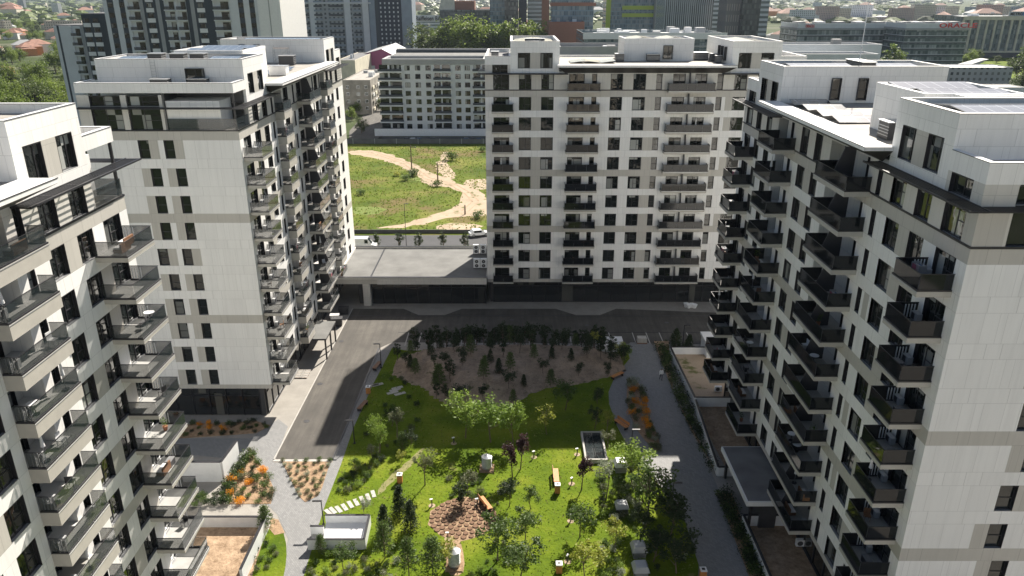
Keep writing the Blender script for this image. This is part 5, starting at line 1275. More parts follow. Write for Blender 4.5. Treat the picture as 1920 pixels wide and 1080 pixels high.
# ------------------------------------------------------------------ buildings beyond the estate
def winmat(name, wall, glass, px, pz, wf, hf, z0=0., vary=.35):
    t = NT(name); p, n = t.pos()
    sp = t.n('ShaderNodeSeparateXYZ'); t.l(p, sp.inputs[0]); sn = t.n('ShaderNodeSeparateXYZ'); t.l(n, sn.inputs[0])
    ax = t.math('GREATER_THAN', t.math('ABSOLUTE', sn.outputs[0]), .6)
    side = t.math('LESS_THAN', t.math('ABSOLUTE', sn.outputs[2]), .5)
    h = t.math('ADD', t.math('MULTIPLY', sp.outputs[1], ax), t.math('MULTIPLY', sp.outputs[0], t.math('SUBTRACT', 1., ax)))
    u = t.math('DIVIDE', h, px); v = t.math('DIVIDE', t.math('SUBTRACT', sp.outputs[2], z0), pz)
    cu = t.math('FLOOR', u); cv = t.math('FLOOR', v); fu = t.math('SUBTRACT', u, cu); fv = t.math('SUBTRACT', v, cv)
    wn = t.n('ShaderNodeTexWhiteNoise', noise_dimensions='3D'); cb = t.n('ShaderNodeCombineXYZ'); t.l(cu, cb.inputs[0]); t.l(cv, cb.inputs[1]); t.l(ax, cb.inputs[2]); t.l(cb.outputs[0], wn.inputs['Vector'])
    mu = t.math('LESS_THAN', t.math('ABSOLUTE', t.math('SUBTRACT', fu, .5)), wf / 2); mv = t.math('LESS_THAN', t.math('ABSOLUTE', t.math('SUBTRACT', fv, .5)), hf / 2)
    mk = t.math('MULTIPLY', t.math('MULTIPLY', mu, mv), side)
    g = t.mix(t.math('MULTIPLY', wn.outputs['Value'], vary), glass, (.35, .38, .38))
    f = t.noise(p, .12, 4); wl = t.mix(f, mul(wall, .86), mul(wall, 1.1))
    t.col(t.mix(mk, wl, g)); r = t.math('SUBTRACT', .75, t.math('MULTIPLY', mk, .6)); t.l(r, t.b.inputs['Roughness']); return t.m
W_ = {}
def wm(key, *a, **k):
    if key not in W_: W_[key] = winmat(key, *a, **k)
    return W_[key]
wm('grid_white', (.62, .64, .66), (.05, .06, .07), 3.4, 3.0, .42, .5)
wm('grid_grey', (.32, .34, .36), (.04, .05, .06), 3.2, 3.0, .45, .5)
wm('grid_cream', (.55, .50, .42), (.06, .06, .06), 3.0, 3.0, .4, .5)
wm('grid_pink', (.50, .36, .32), (.06, .06, .06), 3.0, 2.9, .4, .5)
wm('grid_beige', (.46, .42, .36), (.05, .05, .05), 2.8, 2.8, .45, .5)
wm('grid_blue', (.25, .30, .36), (.04, .06, .09), 3.5, 3.2, .6, .5)
wm('strip_white', (.62, .66, .70), (.08, .12, .14), 50., 3.4, 1., .5)
wm('curtain', (.10, .14, .16), (.03, .06, .075), 1.5, 3.6, .86, .82, vary=.8)
wm('curtain_teal', (.05, .09, .095), (.02, .05, .055), 1.7, 4.05, .9, .85, vary=1.0)
wm('curtain_blue', (.16, .24, .30), (.04, .08, .12), 1.5, 3.4, .86, .8, vary=.7)
wm('curtain_dark', (.05, .055, .06), (.015, .02, .025), 1.6, 3.5, .84, .75, vary=.4)
wm('fins', (.45, .50, .52), (.02, .03, .035), 1.5, 40., .62, 1.0, vary=.3)
wm('bronze', (.16, .15, .15), (.35, .30, .26), 1.6, 7.2, .3, .62, vary=.5)
wm('dotted', (.035, .045, .065), (.50, .54, .58), 3.2, 3.1, .32, .42, vary=.5)
M['rooftile'] = plain('red_roof_tile', (.30, .155, .11), .8, var=.3, scale=.4)
M['wallpink'] = plain('magenta_render', (.36, .10, .20), .8, var=.08, scale=.3)
M['grey_render'] = plain('weathered_grey_render', (.27, .25, .22), .9, var=.3, scale=.3)
M['cream_render'] = plain('cream_render', (.62, .57, .46), .9, var=.15, scale=.3)
M['orange_r'] = plain('orange_render', (.6, .25, .10), .8, var=.1)
M['terra'] = plain('terracotta_cladding', (.27, .12, .08), .7, var=.15)
M['lime'] = plain('lime_green_cladding', (.36, .45, .05), .6, var=.08)
M['bluegrey'] = plain('blue_grey_cladding', (.24, .29, .35), .5, var=.08, scale=.2)
M['navy'] = plain('dark_blue_grey_cladding', (.035, .045, .06), .5, var=.1)
M['lgrey'] = plain('light_grey_cladding', (.60, .62, .64), .5, var=.06, scale=.3)
M['mgrey'] = plain('mid_grey_render', (.34, .345, .35), .7, var=.08, scale=.3)
M['signred'] = plain('sign_red', (.62, .03, .03), .4, var=.02)
M['signdk'] = plain('sign_dark', (.03, .03, .035), .4); M['signyel'] = plain('sign_yellow', (.8, .55, .02), .4); M['signblue'] = plain('sign_blue', (.04, .18, .42), .4)
def bld(label, x0, x1, y0, dep, h, wall, roof='roofd', cat='building', group=None, name='building', par=.8, gear=2, rz=0, seed=0):
    t = thing(name, label, cat, ((x0 + x1) / 2, y0, 0), rz, group); W = (x1 - x0) / 2; rn = random.Random(int(abs(x0) * 7 + y0) + seed)
    b = MB(); wl = W_.get(wall, None) or wall; b.box(-W, W, 0, dep, 0, h, wl); pw = .3
    if par:
        for q in ((-W, W, 0, pw), (-W, W, dep - pw, dep), (-W, -W + pw, pw, dep - pw), (W - pw, W, pw, dep - pw)): b.box(*q, h, h + par, wl)
    b.build('wall', t)
    if par: r = MB(); r.box(-W + pw, W - pw, pw, dep - pw, h, h + .1, roof); r.build('roof', t)
    for i in range(gear):
        g = MB(); gx = rn.uniform(-W * .7, W * .5); gy = rn.uniform(.2, .7) * dep; s = rn.uniform(.08, .2) * W + 1
        g.box(gx, gx + s, gy, gy + s * .8, h + .1, h + rn.uniform(1.2, 2.6), 'lgrey' if i % 2 else 'mgrey'); g.build('roof_unit', t)
    return t
def hip(label, x, y, W, D, h, rz, wall, roof, group, cat='house', name='house', ov=.5, rh=None):
    t = thing(name, label, cat, (x, y, 0), rz, group); b = MB(); b.box(-W / 2, W / 2, -D / 2, D / 2, 0, h, W_.get(wall, None) or wall); b.build('wall', t)
    r = MB(); a = W / 2 + ov; c = D / 2 + ov; rh = rh or D * .28; rd = max(.1, a - c)
    P = [(-a, -c, h), (a, -c, h), (a, c, h), (-a, c, h), (-rd, 0, h + rh), (rd, 0, h + rh)]
    for f in ((0, 1, 5, 4), (2, 3, 4, 5)): r.face([P[i] for i in f], roof)
    r.face([P[1], P[2], P[5]], roof); r.face([P[3], P[0], P[4]], roof); r.face([P[3], P[2], P[1], P[0]], roof); r.build('roof', t)
    return t
def simple_win(t, rects, y, glass='glass', name='window', frame='dark'):
    """real windows standing a little proud of a wall at local y, facing -y; rects in local x,z"""
    for (x0, x1, z0, z1) in rects[:98]:
        b = MB(); b.box(x0, x1, y - .06, y - .005, z0, z1, frame); b.face([(x0 + .1, y - .07, z0 + .1), (x1 - .1, y - .07, z0 + .1), (x1 - .1, y - .07, z1 - .1), (x0 + .1, y - .07, z1 - .1)], glass)
        m_ = (x0 + x1) / 2; b.box(m_ - .05, m_ + .05, y - .09, y - .07, z0 + .1, z1 - .1, frame); b.build(name, t)
def text(t, s, x, y, z, h, mat, wid=1.0, depth=.3):
    """block letters from strokes, facing -y"""
    G5 = {'O': ['111', '101', '101', '101', '111'], 'R': ['110', '101', '110', '101', '101'], 'A': ['010', '101', '111', '101', '101'], 'C': ['111', '100', '100', '100', '111'], 'L': ['100', '100', '100', '100', '111'], 'E': ['111', '100', '111', '100', '111'],
          'M': ['101', '111', '101', '101', '101'], 'T': ['111', '010', '010', '010', '010'], 'i': ['1', '0', '1', '1', '1'], 'B': ['110', '101', '110', '101', '110'], 'N': ['101', '111', '111', '111', '101'], 'K': ['101', '110', '100', '110', '101']}
    cd = bpy.data.curves.new('letters', 'FONT'); cd.body = s; cd.size = h * 1.4; cd.extrude = depth; cd.space_character = 1.05; cd.offset = .03 * h
    o = bpy.data.objects.new('letters', cd); C.objects.link(o); o.parent = t; o.location = (x, y, z); o.rotation_euler = (R(90), 0, 0); o.scale = (wid, 1, 1)
    cd.materials.append(M[mat]); bpy.context.view_layer.update(); me = bpy.data.meshes.new_from_object(o); me.materials.clear(); me.materials.append(M[mat])
    o2 = link('letters', me, t, o.location); o2.rotation_euler = o.rotation_euler; o2.scale = o.scale; bpy.data.objects.remove(o); return o2
# --- long white block straight behind the meadow
fx0, fx1 = (-47.13, 25.03)[0], 30.
t = thing('apartment_block', 'long white eight-storey block with dark recessed balconies behind the meadow', 'apartment block', ((fx0 + fx1) / 2, 285, 0)); W = (fx1 - fx0) / 2
b = MB(); b.box(-W, W, 0, 16, 0, 25, 'lgrey'); b.box(-W, W, -.2, 0, 24.4, 25.2, 'mgrey')
for q in ((-W, W, 0, 1.2), (-W, W, 14.8, 16), (-W, -W + 1.2, 1.2, 14.8), (-2, -.8, 1.2, 14.8)): b.box(*q, 25, 26.4, 'mgrey')
b.box(-W, W, 22, 36, 0, 26, 'mgrey'); b.box(-W, W, 36.2, 38, 0, 27.2, 'navy'); b.box(-W, W, 38, 38.6, 0, 27.6, 'mgrey'); b.box(-W, -W + 16, 16, 22, 0, 22, 'lgrey'); b.build('wall', t)
r = MB(); r.box(-W + 1.2, -2, 1.2, 14.8, 25, 25.1, 'podroof'); r.box(-.8, W, 1.2, 14.8, 25, 25.1, 'podroof'); r.box(-W + .5, W - .5, 22.5, 36, 26, 26.1, 'podroof'); r.build('roof', t)
FX = lambda u: (u - 960) * .2005 - (fx0 + fx1) / 2
cols = [FX(u) for u in (770, 789, 808, 862, 879)]; bal = [(FX(717), FX(761)), (FX(817), FX(850)), (FX(888), FX(925))]
cols2 = [FX(u) for u in (940, 958)]
rects = []
for k in range(8):
    z = 1.4 + k * 3.0
    for c in cols + cols2: rects.append((c - .95, c + .95, z, z + 1.75))
simple_win(t, rects, 0)
for k in range(8):
    z = .9 + k * 3.0
    for (a, c) in bal:
        b = MB(); b.box(a, c, -1.5, 0, z - .15, z + .3, 'lgrey'); b.box(a + .1, c - .1, -1.42, -1.36, z + .3, z + 1.1, 'navy'); b.build('balcony', t)
        b = MB(); b.box(a + .4, c - .4, -.03, -.005, z + .35, z + 2.6, 'glass'); b.build('door', t)
        g = MB(); g.box(a + (c - a) * .4, a + (c - a) * .48, -.1, -.03, z + .35, z + 2.6, 'lgrey'); g.build('pillar', t)
b = MB(); b.box(0, 96, -.2, .2, 0, 2.6, 'metalw'); tag(b.build('retaining_wall', None, (-50, 277.5, 0)), 'white retaining wall above the parking row of the long white block', 'wall')
for i in range(9): shrub(-44 + i * 5.1, 279.5, 2.2, 1.6, 'lf_dark', 'dark hedge clump above the white retaining wall', 'hedge above the retaining wall', .1)
bld('grey flat-roofed wing with stepped parapets behind the upper right of the central tower', 96.7, 140, 300, 14, (108.83, 30.78)[1] - 1, 'lgrey', 'roof', gear=1)
bld('lower grey wing with strip of tall windows right of the central tower', 89.1, 127.7, 275, 12, (100.2, 29.06)[1] - 1, 'lgrey', 'roof', gear=0)
bld('beige flat-roofed building with sunken roof terrace behind the central tower', 17.6, 46.8, 290, 24, (27.32, 30.25)[1] - 1.5, 'mgrey', 'roof', gear=3, par=1.6)
# --- old grey blocks, pink hall
t = bld('old grey four-storey block with stained end wall', -71.6, -60, 330, 50, 14.0, 'grey_render', 'roof', gear=4, par=.4)
simple_win(t, [(x, x + 1.3, z, z + 1.4) for x in (-4.6, -.2, 3.2) for z in (2, 4.9, 7.9, 10.8)], 0, frame='cap')
for k in range(4):
    for j in range(7):
        b = MB(); b.box(6.05, 6.4, 3 + j * 6.3, 6.6 + j * 6.3, 1.3 + k * 3, 2.5 + k * 3, ('cream_render', 'grey_render', 'cap')[(j + k) % 3]); b.build('balcony', t)
t = bld('second old block with ochre side and dark flat roof behind the grey one', -95.7, -85.8, 430, 60, 14.2, 'cream_render', 'roofd', gear=2, par=.4)
t = thing('sports_hall', 'magenta hall with pale pitched metal roof', 'hall', (((-90.11, 9.04)[0] + (-70.92, 9.04)[0]) / 2, 480, 0)); W = 10.5
b = MB(); b.face([(-W, 0, 0), (W, 0, 0), (W, 0, 12.2), (1.5, 0, 17.0), (-W, 0, 14)], 'wallpink'); b.face([(W, 0, 0), (W, 60, 0), (W, 60, 12.2), (W, 0, 12.2)], 'wallpink'); b.face([(-W, 60, 0), (-W, 0, 0), (-W, 0, 14), (-W, 60, 14)], 'cap'); b.face([(W, 60, 0), (-W, 60, 0), (-W, 60, 14), (1.5, 60, 17), (W, 60, 12.2)], 'wallpink'); b.box(-W - .2, -3.2, -.3, -.05, 0, 7.5, 'lgrey'); b.build('wall', t)
b = MB(); b.face([(1.5, -.6, 17.2), (W + .7, -.6, 12.2), (W + .7, 60.6, 12.2), (1.5, 60.6, 17.2)], 'cap'); b.face([(-W - .7, -.6, 14), (1.5, -.6, 17.2), (1.5, 60.6, 17.2), (-W - .7, 60.6, 14)], 'mgrey'); b.build('roof', t)
# --- two-tone towers at upper left
def slab_tower(label, x0, x1, y, dep, h, segs, floors, fh=3.0, group=None):
    """segs: (x0,x1,kind) kinds white/navy/lg wall strips, 'win' column, 'loggia' column, 'chk' chequer column"""
    t = thing('tower_block', label, 'tower block', (0, y, 0)); b = MB(); b.box(x0, x1, .35, dep, 0, h, 'lgrey')
    wins = []; nb = 0
    for (a, c, kd) in segs:
        m = {'white': 'lgrey', 'navy': 'navy', 'win': 'navy', 'chk': 'navy', 'lg': 'mgrey', 'loggia': None, 'ww': 'lgrey'}[kd]
        if m: b.box(a, c, 0, .35, 0, h, m)
        for k in range(floors):
            z = h - 3.2 - k * fh
            if z < 1: break
            mid_ = (a + c) / 2
            if kd == 'loggia':
                bb = MB(); bb.box(a, c, -.7, .34, z - .35, z + .0, 'lgrey'); bb.box(a + .1, c - .1, -.65, -.6, z, z + .95, 'rail'); bb.build('balcony', t)
                gl = MB(); gl.box((a + c) / 2 - .2, c - .3, .27, .34, z + .05, z + 2.3, 'glass'); gl.build('balcony_door', t); b.box(a, a + .25, 0, .35, z, z + fh - .35, 'lgrey')
            elif kd in ('win', 'ww'): wins.append((mid_ - .8, mid_ + .8, z + .6, z + 2.1))
            elif kd == 'chk': 
                wins.append((mid_ - .9, mid_ + .9, z + .6, z + 2.0)); pn = MB(); pn.box(mid_ - 1.2, mid_ + 1.2, -.12, -.005, z - .8, z + .45, 'cap'); pn.build('panel', t)
    b.build('wall', t); simple_win(t, wins, 0); r = MB(); r.box(x0 + .3, x1 - .3, .6, dep - .3, h, h + .25, 'roofd'); r.build('roof', t)
    return t
def xs_(y, *us): return [(u - 960) / 1419 * y / .96 for u in us]   # facade widths in metres
q = [-152 + d for d in (0, 3.4, 6.6, 8.6, 11.5)]
slab_tower('white lower wing of the two-tone towers at the far left, navy edge stripe', -152, -140.6, 265, 14, 38.5, [(-152, -150.9, 'white'), (-150.9, -150.2, 'navy'), (-150.2, -146.4, 'white'), (-146.4, -143.2, 'loggia'), (-143.2, -140.6, 'lg')], 13)
slab_tower('charcoal middle part of the two-tone tower group at the far left', -140.5, -131.5, 262, 16, 42.2, [(-140.5, -137.5, 'chk'), (-137.5, -134.5, 'chk'), (-134.5, -131.5, 'navy')], 13)
slab_tower('tall white part of the two-tone tower group at the far left', -131.4, -122.5, 264, 18, 45.2, [(-131.4, -128.6, 'loggia'), (-128.6, -127.2, 'lg'), (-127.2, -122.5, 'ww')], 14)
seg = []; us = [(255, 262, 'white'), (262, 273, 'win'), (273, 283, 'white'), (283, 292, 'win'), (292, 297, 'white'), (297, 318, 'loggia'), (318, 324, 'lg'), (324, 346, 'chk'), (346, 353, 'lg'), (353, 360, 'navy'), (360, 378, 'loggia'), (378, 381, 'white'), (381, 398, 'loggia'), (398, 405, 'navy'), (405, 412, 'lg'), (412, 434, 'chk'), (434, 444, 'navy'), (444, 472, 'loggia'), (472, 488, 'white'), (488, 497, 'win'), (497, 507, 'white'), (507, 516, 'win'), (516, 522, 'white')]
seg = [((a - 960) * .1795, (c - 960) * .1795, k) for a, c, k in us]
t = slab_tower('tall charcoal and white tower with many balconies cut by the top edge at upper left', seg[0][0], seg[-1][1], 250, 30, 62, seg, 18)
b = MB(); xe = seg[-1][1]; b.box(xe, xe + 7, -.6, 29, 0, 62, 'cap'); b.box(xe + 3.4, xe + 3.7, -.68, -.6, 0, 62, 'mgrey'); b.build('end_wall', t)
# --- mid-distance housing and offices
t = bld('grey-green slab block with checkered balcony bands at upper left', -160.1, -106.5, 600, 20, 52, 'grid_grey', gear=1)
for k in range(15):
    for (a, c) in ((-27, -18), (-14, -8), (-3, 7.5), (15, 21)): b = MB(); b.box(a, c, -.9, 0, 2 + k * 3.1, 3.3 + k * 3.1, 'bluegrey' if k % 2 else 'navy'); b.build('balcony', t)
for a in (-17.5, 8.5, 22): b = MB(); b.box(a, a + 4.5, -.4, 0, 0, 46, 'lgrey'); b.build('pier', t)
b = MB(); b.box(-28, 28.5, -1.4, .0, 41.5, 42.4, 'lgrey'); b.build('cornice', t)
t = bld('blue-grey tower slab with dotted dark centre left of the trees', -108.3, -74.5, 600, 24, 75, 'bluegrey', gear=0)
b = MB(); b.box(-8, 9, -.5, 0, 0, 75, W_['dotted']); b.box(-10.5, -8, -.6, 0, 0, 75, 'navy'); b.build('facade', t)
t = bld('low long office with a dark lettered roof sign and yellow emblem', -115, -76.7, 900, 30, (-95.72, 20.62)[1] - 1, 'strip_white', gear=0)
b = MB(); W = ((-76.57, 20.62)[0] - (-114.86, 20.62)[0]) / 2; b.box(-W, W, -1, -.5, 19, 26, 'lgrey'); b.box(-W + .5, -W + 5.5, -1.3, -1, 20, 25.5, 'signyel'); b.build('sign_board', t); text(t, 'Raiffeisen BANK', -W + 7, -1.4, 20.5, 4.6, 'signdk', .78)
t = bld('dark office complex with sloping timber-coloured roof beyond the tall trees', -72, -18.5, 800, 50, (-52.95, 32.7)[1], 'curtain_dark', gear=3)
b = MB(); zt = (-52.95, 32.7)[1]; b.hexa([(-28, 4, zt), (-12, 4, zt), (-12, 30, zt), (-28, 30, zt), (-25, 8, zt + 12), (-12, 8, zt + 12), (-12, 26, zt + 12), (-25, 26, zt + 12)], 'cream_render'); b.box(-12, 8, 6, 26, zt, zt + 9, 'terra'); b.build('roof_structure', t)
bld('narrow bright blue glass tower at the top edge', -19.3, -6.4, 700, 18, 60, 'curtain_blue', gear=0)
bld('near-black slab tower at the top edge right of the blue glass one', -6.3, 5.4, 690, 26, 62, 'curtain_dark', gear=0)
bld('second near-black slab tower at the top edge', 6, 12.8, 700, 30, 60, 'navy', gear=0)
bld('blue-grey banded glass tower at the top edge behind the poplars', 14.2, 26.9, 720, 20, 60, 'strip_white', gear=0)
bld('narrow terracotta stair tower behind the poplars', 24.4, 30, 650, 14, 48, 'terra', gear=0)
t = bld('glass office block with terracotta bands above the central tower roof', 28, 56.7, 560, 24, 56, 'curtain_blue', gear=0)
for z in (6, 13, 20, 40.5, 48): b = MB(); b.box(-16, 15.8, -.6, 0, z, z + 2.2, 'terra'); b.build('band', t)
t = bld('wide low office with white rooftop plant screens behind the central tower', 42.4, 126.3, 470, 55, (75.38, 27.38)[1] - 4, 'curtain', 'lgrey', gear=9, par=3.2)
b = MB(); W = ((126.32, 26.78)[0] - (42.42, 26.78)[0]) / 2; z = (75.38, 27.38)[1]; b.box(-W - .5, W + .5, -.8, -.4, z - 4, z - .4, 'cap'); b.build('screen', t)
for i in range(26):
    g = MB(); gx = -W + TR.uniform(2, 2 * W - 8); gy = TR.uniform(4, 48); g.box(gx, gx + TR.uniform(2, 9), gy, gy + TR.uniform(2, 6), z - 4.5, z + TR.uniform(-3, 1.6), ('cap', 'lgrey', 'mgrey')[i % 3]); g.build('roof_unit', t)
for k in range(4): b = MB(); b.box(-W, W, -.4, 0, z - 8.5 - k * 3.9, z - 7.6 - k * 3.9, 'mgrey'); b.build('band', t)
bld('dark red-brown brick office wing left of the white plant screens', 25.2, 48.9, 540, 30, 30, 'terra', 'lgrey', gear=3)
t = bld('office tower with lime green bands at the top edge', 81.7, 125.7, 700, 25, 60, 'curtain_blue', gear=0)
for z, hh in ((29.5, 3), (35.5, 3.2)): b = MB(); b.box(-8, 22.5, -.6, 0, z, z + hh, 'lime'); b.build('band', t)
b = MB(); b.box(-22, -18, -.6, 0, 0, 60, 'lime'); b.build('pier', t)
bld('grey office core at the top edge between lime bands and vertical fins', 123, 130.7, 690, 20, 60, 'mgrey', gear=0)
bld('glass office tower with dense vertical fins at the top edge', 113.7, 149.8, 600, 35, 60, 'fins', gear=0)
bld('white horizontally banded office tower at the top edge', 159.8, 172.4, 640, 24, 60, 'strip_white', gear=0)
bld('bronze fronted office tower at the top edge', 149, 160.1, 560, 22, 58, 'bronze', gear=0)
bld('dark office tower at the top edge right of the bronze one', 158.6, 171, 555, 26, 60, 'curtain_dark', gear=0)
bld('light grey office tower at the top edge right of the dark one', 181.8, 188, 590, 24, 56, 'strip_white', gear=0)
# office with the red sign
def band_office(label, x0, x1, y, dep, h, rz=0, sign=None):
    t = thing('office_building', label, 'office building', ((x0 + x1) / 2, y, 0), rz); W = (x1 - x0) / 2
    b = MB(); b.box(-W, W, 0, dep, 0, h - 4, W_['curtain_teal']); b.build('glazing', t)
    for k in range(7):
        z = h - 7.6 - k * 4.05
        if z > 0: b = MB(); b.box(-W - .2, W + .2, -.5, dep + .3, z - .35, z, 'lgrey'); b.box(-W - .1, W + .1, -.2, dep + .1, z - 1.3, z - .35, 'navy'); b.build('floor_band', t)
    b = MB(); b.box(-W - .6, W + .6, -.8, dep + .6, h - 4.3, h - 3, 'mgrey'); b.build('cornice', t)
    b = MB(); b.box(-W, W, -.2, .1, h - 3, h + .2, 'lgrey'); b.box(-W, -W + .3, .1, dep, h - 3, h + .2, 'lgrey'); b.box(W - .3, W, .1, dep, h - 3, h + .2, 'lgrey'); b.build('screen', t)
    r = MB(); r.box(-W + .3, W - .3, .1, dep, h - 4, h - 3, 'lgrey'); r.build('roof', t)
    for i in range(5): g = MB(); gx = -W + (2 * W) * (i + .3) / 5; g.box(gx, gx + 6, dep * .4, dep * .7, h - 3, h + .8, 'cap' if i % 2 else 'mgrey'); g.build('roof_unit', t)
    if sign: text(t, sign[0], sign[1] * W, -.5, h - 2.6, sign[2], 'signred', sign[3], .15)
    return t
band_office('five-storey glass office with red lettering on its rooftop screen, right wing', 266, 308.4, 540, 30, (287.56, 29.7)[1], 0, ('ORACLE', .04, 2.9, 1.6))
band_office('glass office wing with the smaller red lettering, left of the lettered right wing', 203.4, 277, 570, 34, (242.83, 28.66)[1], .03, ('ORACLE', -.86, 1.9, .62))
t = bld('beige columned office with tall green glass bays at the upper right', 360.1, 437.3, 640, 45, (377.88, 31.85)[1] - 1, 'curtain', 'lgrey', gear=3)
W = ((437.32, 31.85)[0] - (360.05, 31.85)[0]) / 2; zt = (377.88, 31.85)[1]
for i in range(13): b = MB(); b.box(-W + i * 2 * W / 12 - .7, -W + i * 2 * W / 12 + .7, -1.2, 0, 5, zt - 1, 'cream_render'); b.build('column', t)
b = MB(); b.box(-W - .7, W + .7, -1.5, 0, zt - 3, zt, 'cream_render'); b.box(-W, W, -1.2, 0, 4, 5.4, 'cream_render'); b.box(-W, W, -.6, 0, 0, 4, 'navy'); b.build('cornice', t)
b = MB(); b.box(-W * .1, W * .55, -.5, -.2, zt, zt + 3.4, 'lgrey'); b.box(.16 * W, .28 * W, -.7, -.5, zt + .5, zt + 2.9, 'signblue'); b.box(.30 * W, .46 * W, -.7, -.5, zt + .4, zt + 3.2, 'signred'); b.build('sign_board', t); text(t, 'METRO', -.07 * W, -.8, zt + .6, 2.2, 'signdk', .95, .15)
bld('low grey building with row of small windows right of the rooftops', 236.1, 274.6, 430, 20, (254.17, 10.33)[1], 'grid_grey', 'lgrey', gear=0, par=.5)
t = thing('entrance_portal', 'slanting concrete portal wall on the low grey building', 'portal', (*(279.2, 469.78), 0)); b = MB(); b.hexa([(-14, 0, 6), (-6, 0, 6), (-6, 12, 6), (-14, 12, 6), (2, 0, 11.5), (5, 0, 12), (5, 8, 12), (2, 8, 11.5)], 'mgrey'); b.box(-6, 6, 0, 12, 0, 5.9, 'mgrey'); b.build('wall', t)
bld('ochre low building in front of the low grey one at the right', 223.9, 231.2, 380, 12, 6, 'orange_r', 'roof', gear=0, par=.3)
bld('pale flat-roofed shed right of the ochre building', 231.5, 251, 380, 14, 5.5, 'lgrey', 'roof', gear=0, par=.3)
# --- near left suburb
for i, (u, v, W, D, h, c, r, lb) in enumerate(((60, 55, 46, 16, 7, 'grid_pink', 'rooftile', 'long house with red tiled roof behind the trees at the far left'), (130, 50, 20, 12, 6, 'orange_r', 'rooftile', 'red-roofed house left of the white tower group'), (20, 62, 40, 14, 5, 'grid_cream', 'rooftile', 'red-roofed row at the far left edge'), (32, 88, 11, 9, 6, 'orange_r', 'mgrey', 'bright orange small house among the trees'), (12, 98, 14, 8, 4, 'cap', 'lgrey', 'white shed at the far left edge'), (85, 112, 9, 7, 3.5, 'cap', 'mgrey', 'small white hut in the clearing'), (95, 108, 8, 6, 3.5, 'orange_r', 'rooftile', 'small hut with brick roof in the clearing'), (70, 44, 26, 14, 14, 'cap', 'lgrey', 'white modern villa above the red roofs'))):
    x, y = ((u - 960) / 1419, v); gx, gy = (0, 1082.08)
    yy = 48.4 / (math.tan(math.atan((v + 12 - 0) / 1419 * .9)) + 1e-6) if False else 48.4 * 1419 / (v + 12) * .885
    hip(lb, x * yy * 1.06, yy, W, D, h, .1 * (i % 3 - 1), c, r, 'houses at the far left')
patch('clearing', [(-300, 370), (-190, 370), (-190, 410), (-300, 410)], .03, 'track')
# --- far city: each house and block a thing of its own
CR = random.Random(9)
kinds = [('white slab block', 'grid_white', 'roofd', 24, 13, 22), ('grey slab block', 'grid_grey', 'roofd', 26, 13, 24), ('cream slab block', 'grid_cream', 'roofd', 28, 13, 22), ('pinkish slab block', 'grid_pink', 'roofd', 22, 12, 20), ('beige slab block', 'grid_beige', 'lgrey', 30, 13, 26), ('blue-grey block', 'grid_blue', 'lgrey', 26, 15, 20), ('white banded office', 'strip_white', 'lgrey', 34, 20, 16)]
hk = [('white house with a red roof', 'cap', 'rooftile'), ('cream house with a red roof', 'cream_render', 'rooftile'), ('house with a grey roof', 'cap', 'mgrey'), ('orange house with a red roof', 'orange_r', 'rooftile')]
def clear(x, y):
    if y < 760 and -170 < x < 330: return False
    if y < 960 and -125 < x < 20: return False
    if x > 300 and y < 760: return False
    return True
n = 0
for i in range(1400):
    if n >= 270: break
    y = 48.4 * 1419 / CR.uniform(22, 105); x = CR.uniform(-.75, .75) * y
    u = 960 + x / y * 1419
    if not clear(x, y) or y < 520 and x > -200: continue
    n += 1; side = 'left' if u < 640 else ('middle' if u < 1280 else 'right'); dist = 'nearer' if y < 1200 else ('distant' if y < 2100 else 'very distant')
    if CR.random() < (.25 if y > 1000 else .0):
        nm, m, rf, W, D, h = CR.choice(kinds); s = CR.uniform(.8, 1.7); bld('%s %s standing in the %s of the far city' % (dist, nm, side), x - W * s / 2, x + W * s / 2, y, D * s, h * CR.uniform(.6, 1.25), m, rf, 'building', '%s %ss in the %s of the far city' % (dist, nm, side), 'apartment_block', gear=1, rz=CR.uniform(-.5, .5))
    else:
        nm, m, rf = CR.choice(hk); s = CR.uniform(.8, 1.6) * (1 if y < 1300 else 1.8); hip('%s %s in the %s of the far city' % (dist, nm, side), x, y, 14 * s, 10 * s, 6 * s, CR.uniform(-.9, .9), m, rf, '%s %s group, %s of the far city' % (dist, nm, side))
# grey apartment estate at upper right
for i in range(9):
    x = 480 + i * 46 + (i % 2) * 10; y = 1380 + (i * 37) % 120
    bld('pale apartment slab in the estate at the upper right beyond the glass towers', x, x + 40, y, 13, 22 + (i * 5) % 9, ('grid_white', 'grid_pink', 'grid_cream')[i % 3], 'roofd', 'apartment block', 'apartment estate at the upper right', 'apartment_block', gear=1)
for i, (u, v, w_, h) in enumerate(((1545, 24, 90, 14), (1600, 30, 150, 9), (1700, 26, 120, 10), (1760, 18, 80, 16), (1830, 22, 90, 12), (1880, 12, 110, 14), (1500, 16, 70, 14), (1640, 14, 100, 10))):
    yy = 48.4 * 1419 / (v + 12) * .885; x = (u - 960) / 1419 * yy * 1.06
    bld('flat industrial hall with pale roof in the district at the upper right', x - w_ / 2, x + w_ / 2, yy, 60, h, ('lgrey', 'grid_grey', 'cap', 'grid_blue')[i % 4], 'lgrey', 'hall', 'industrial halls at the upper right', 'industrial_hall', gear=3)
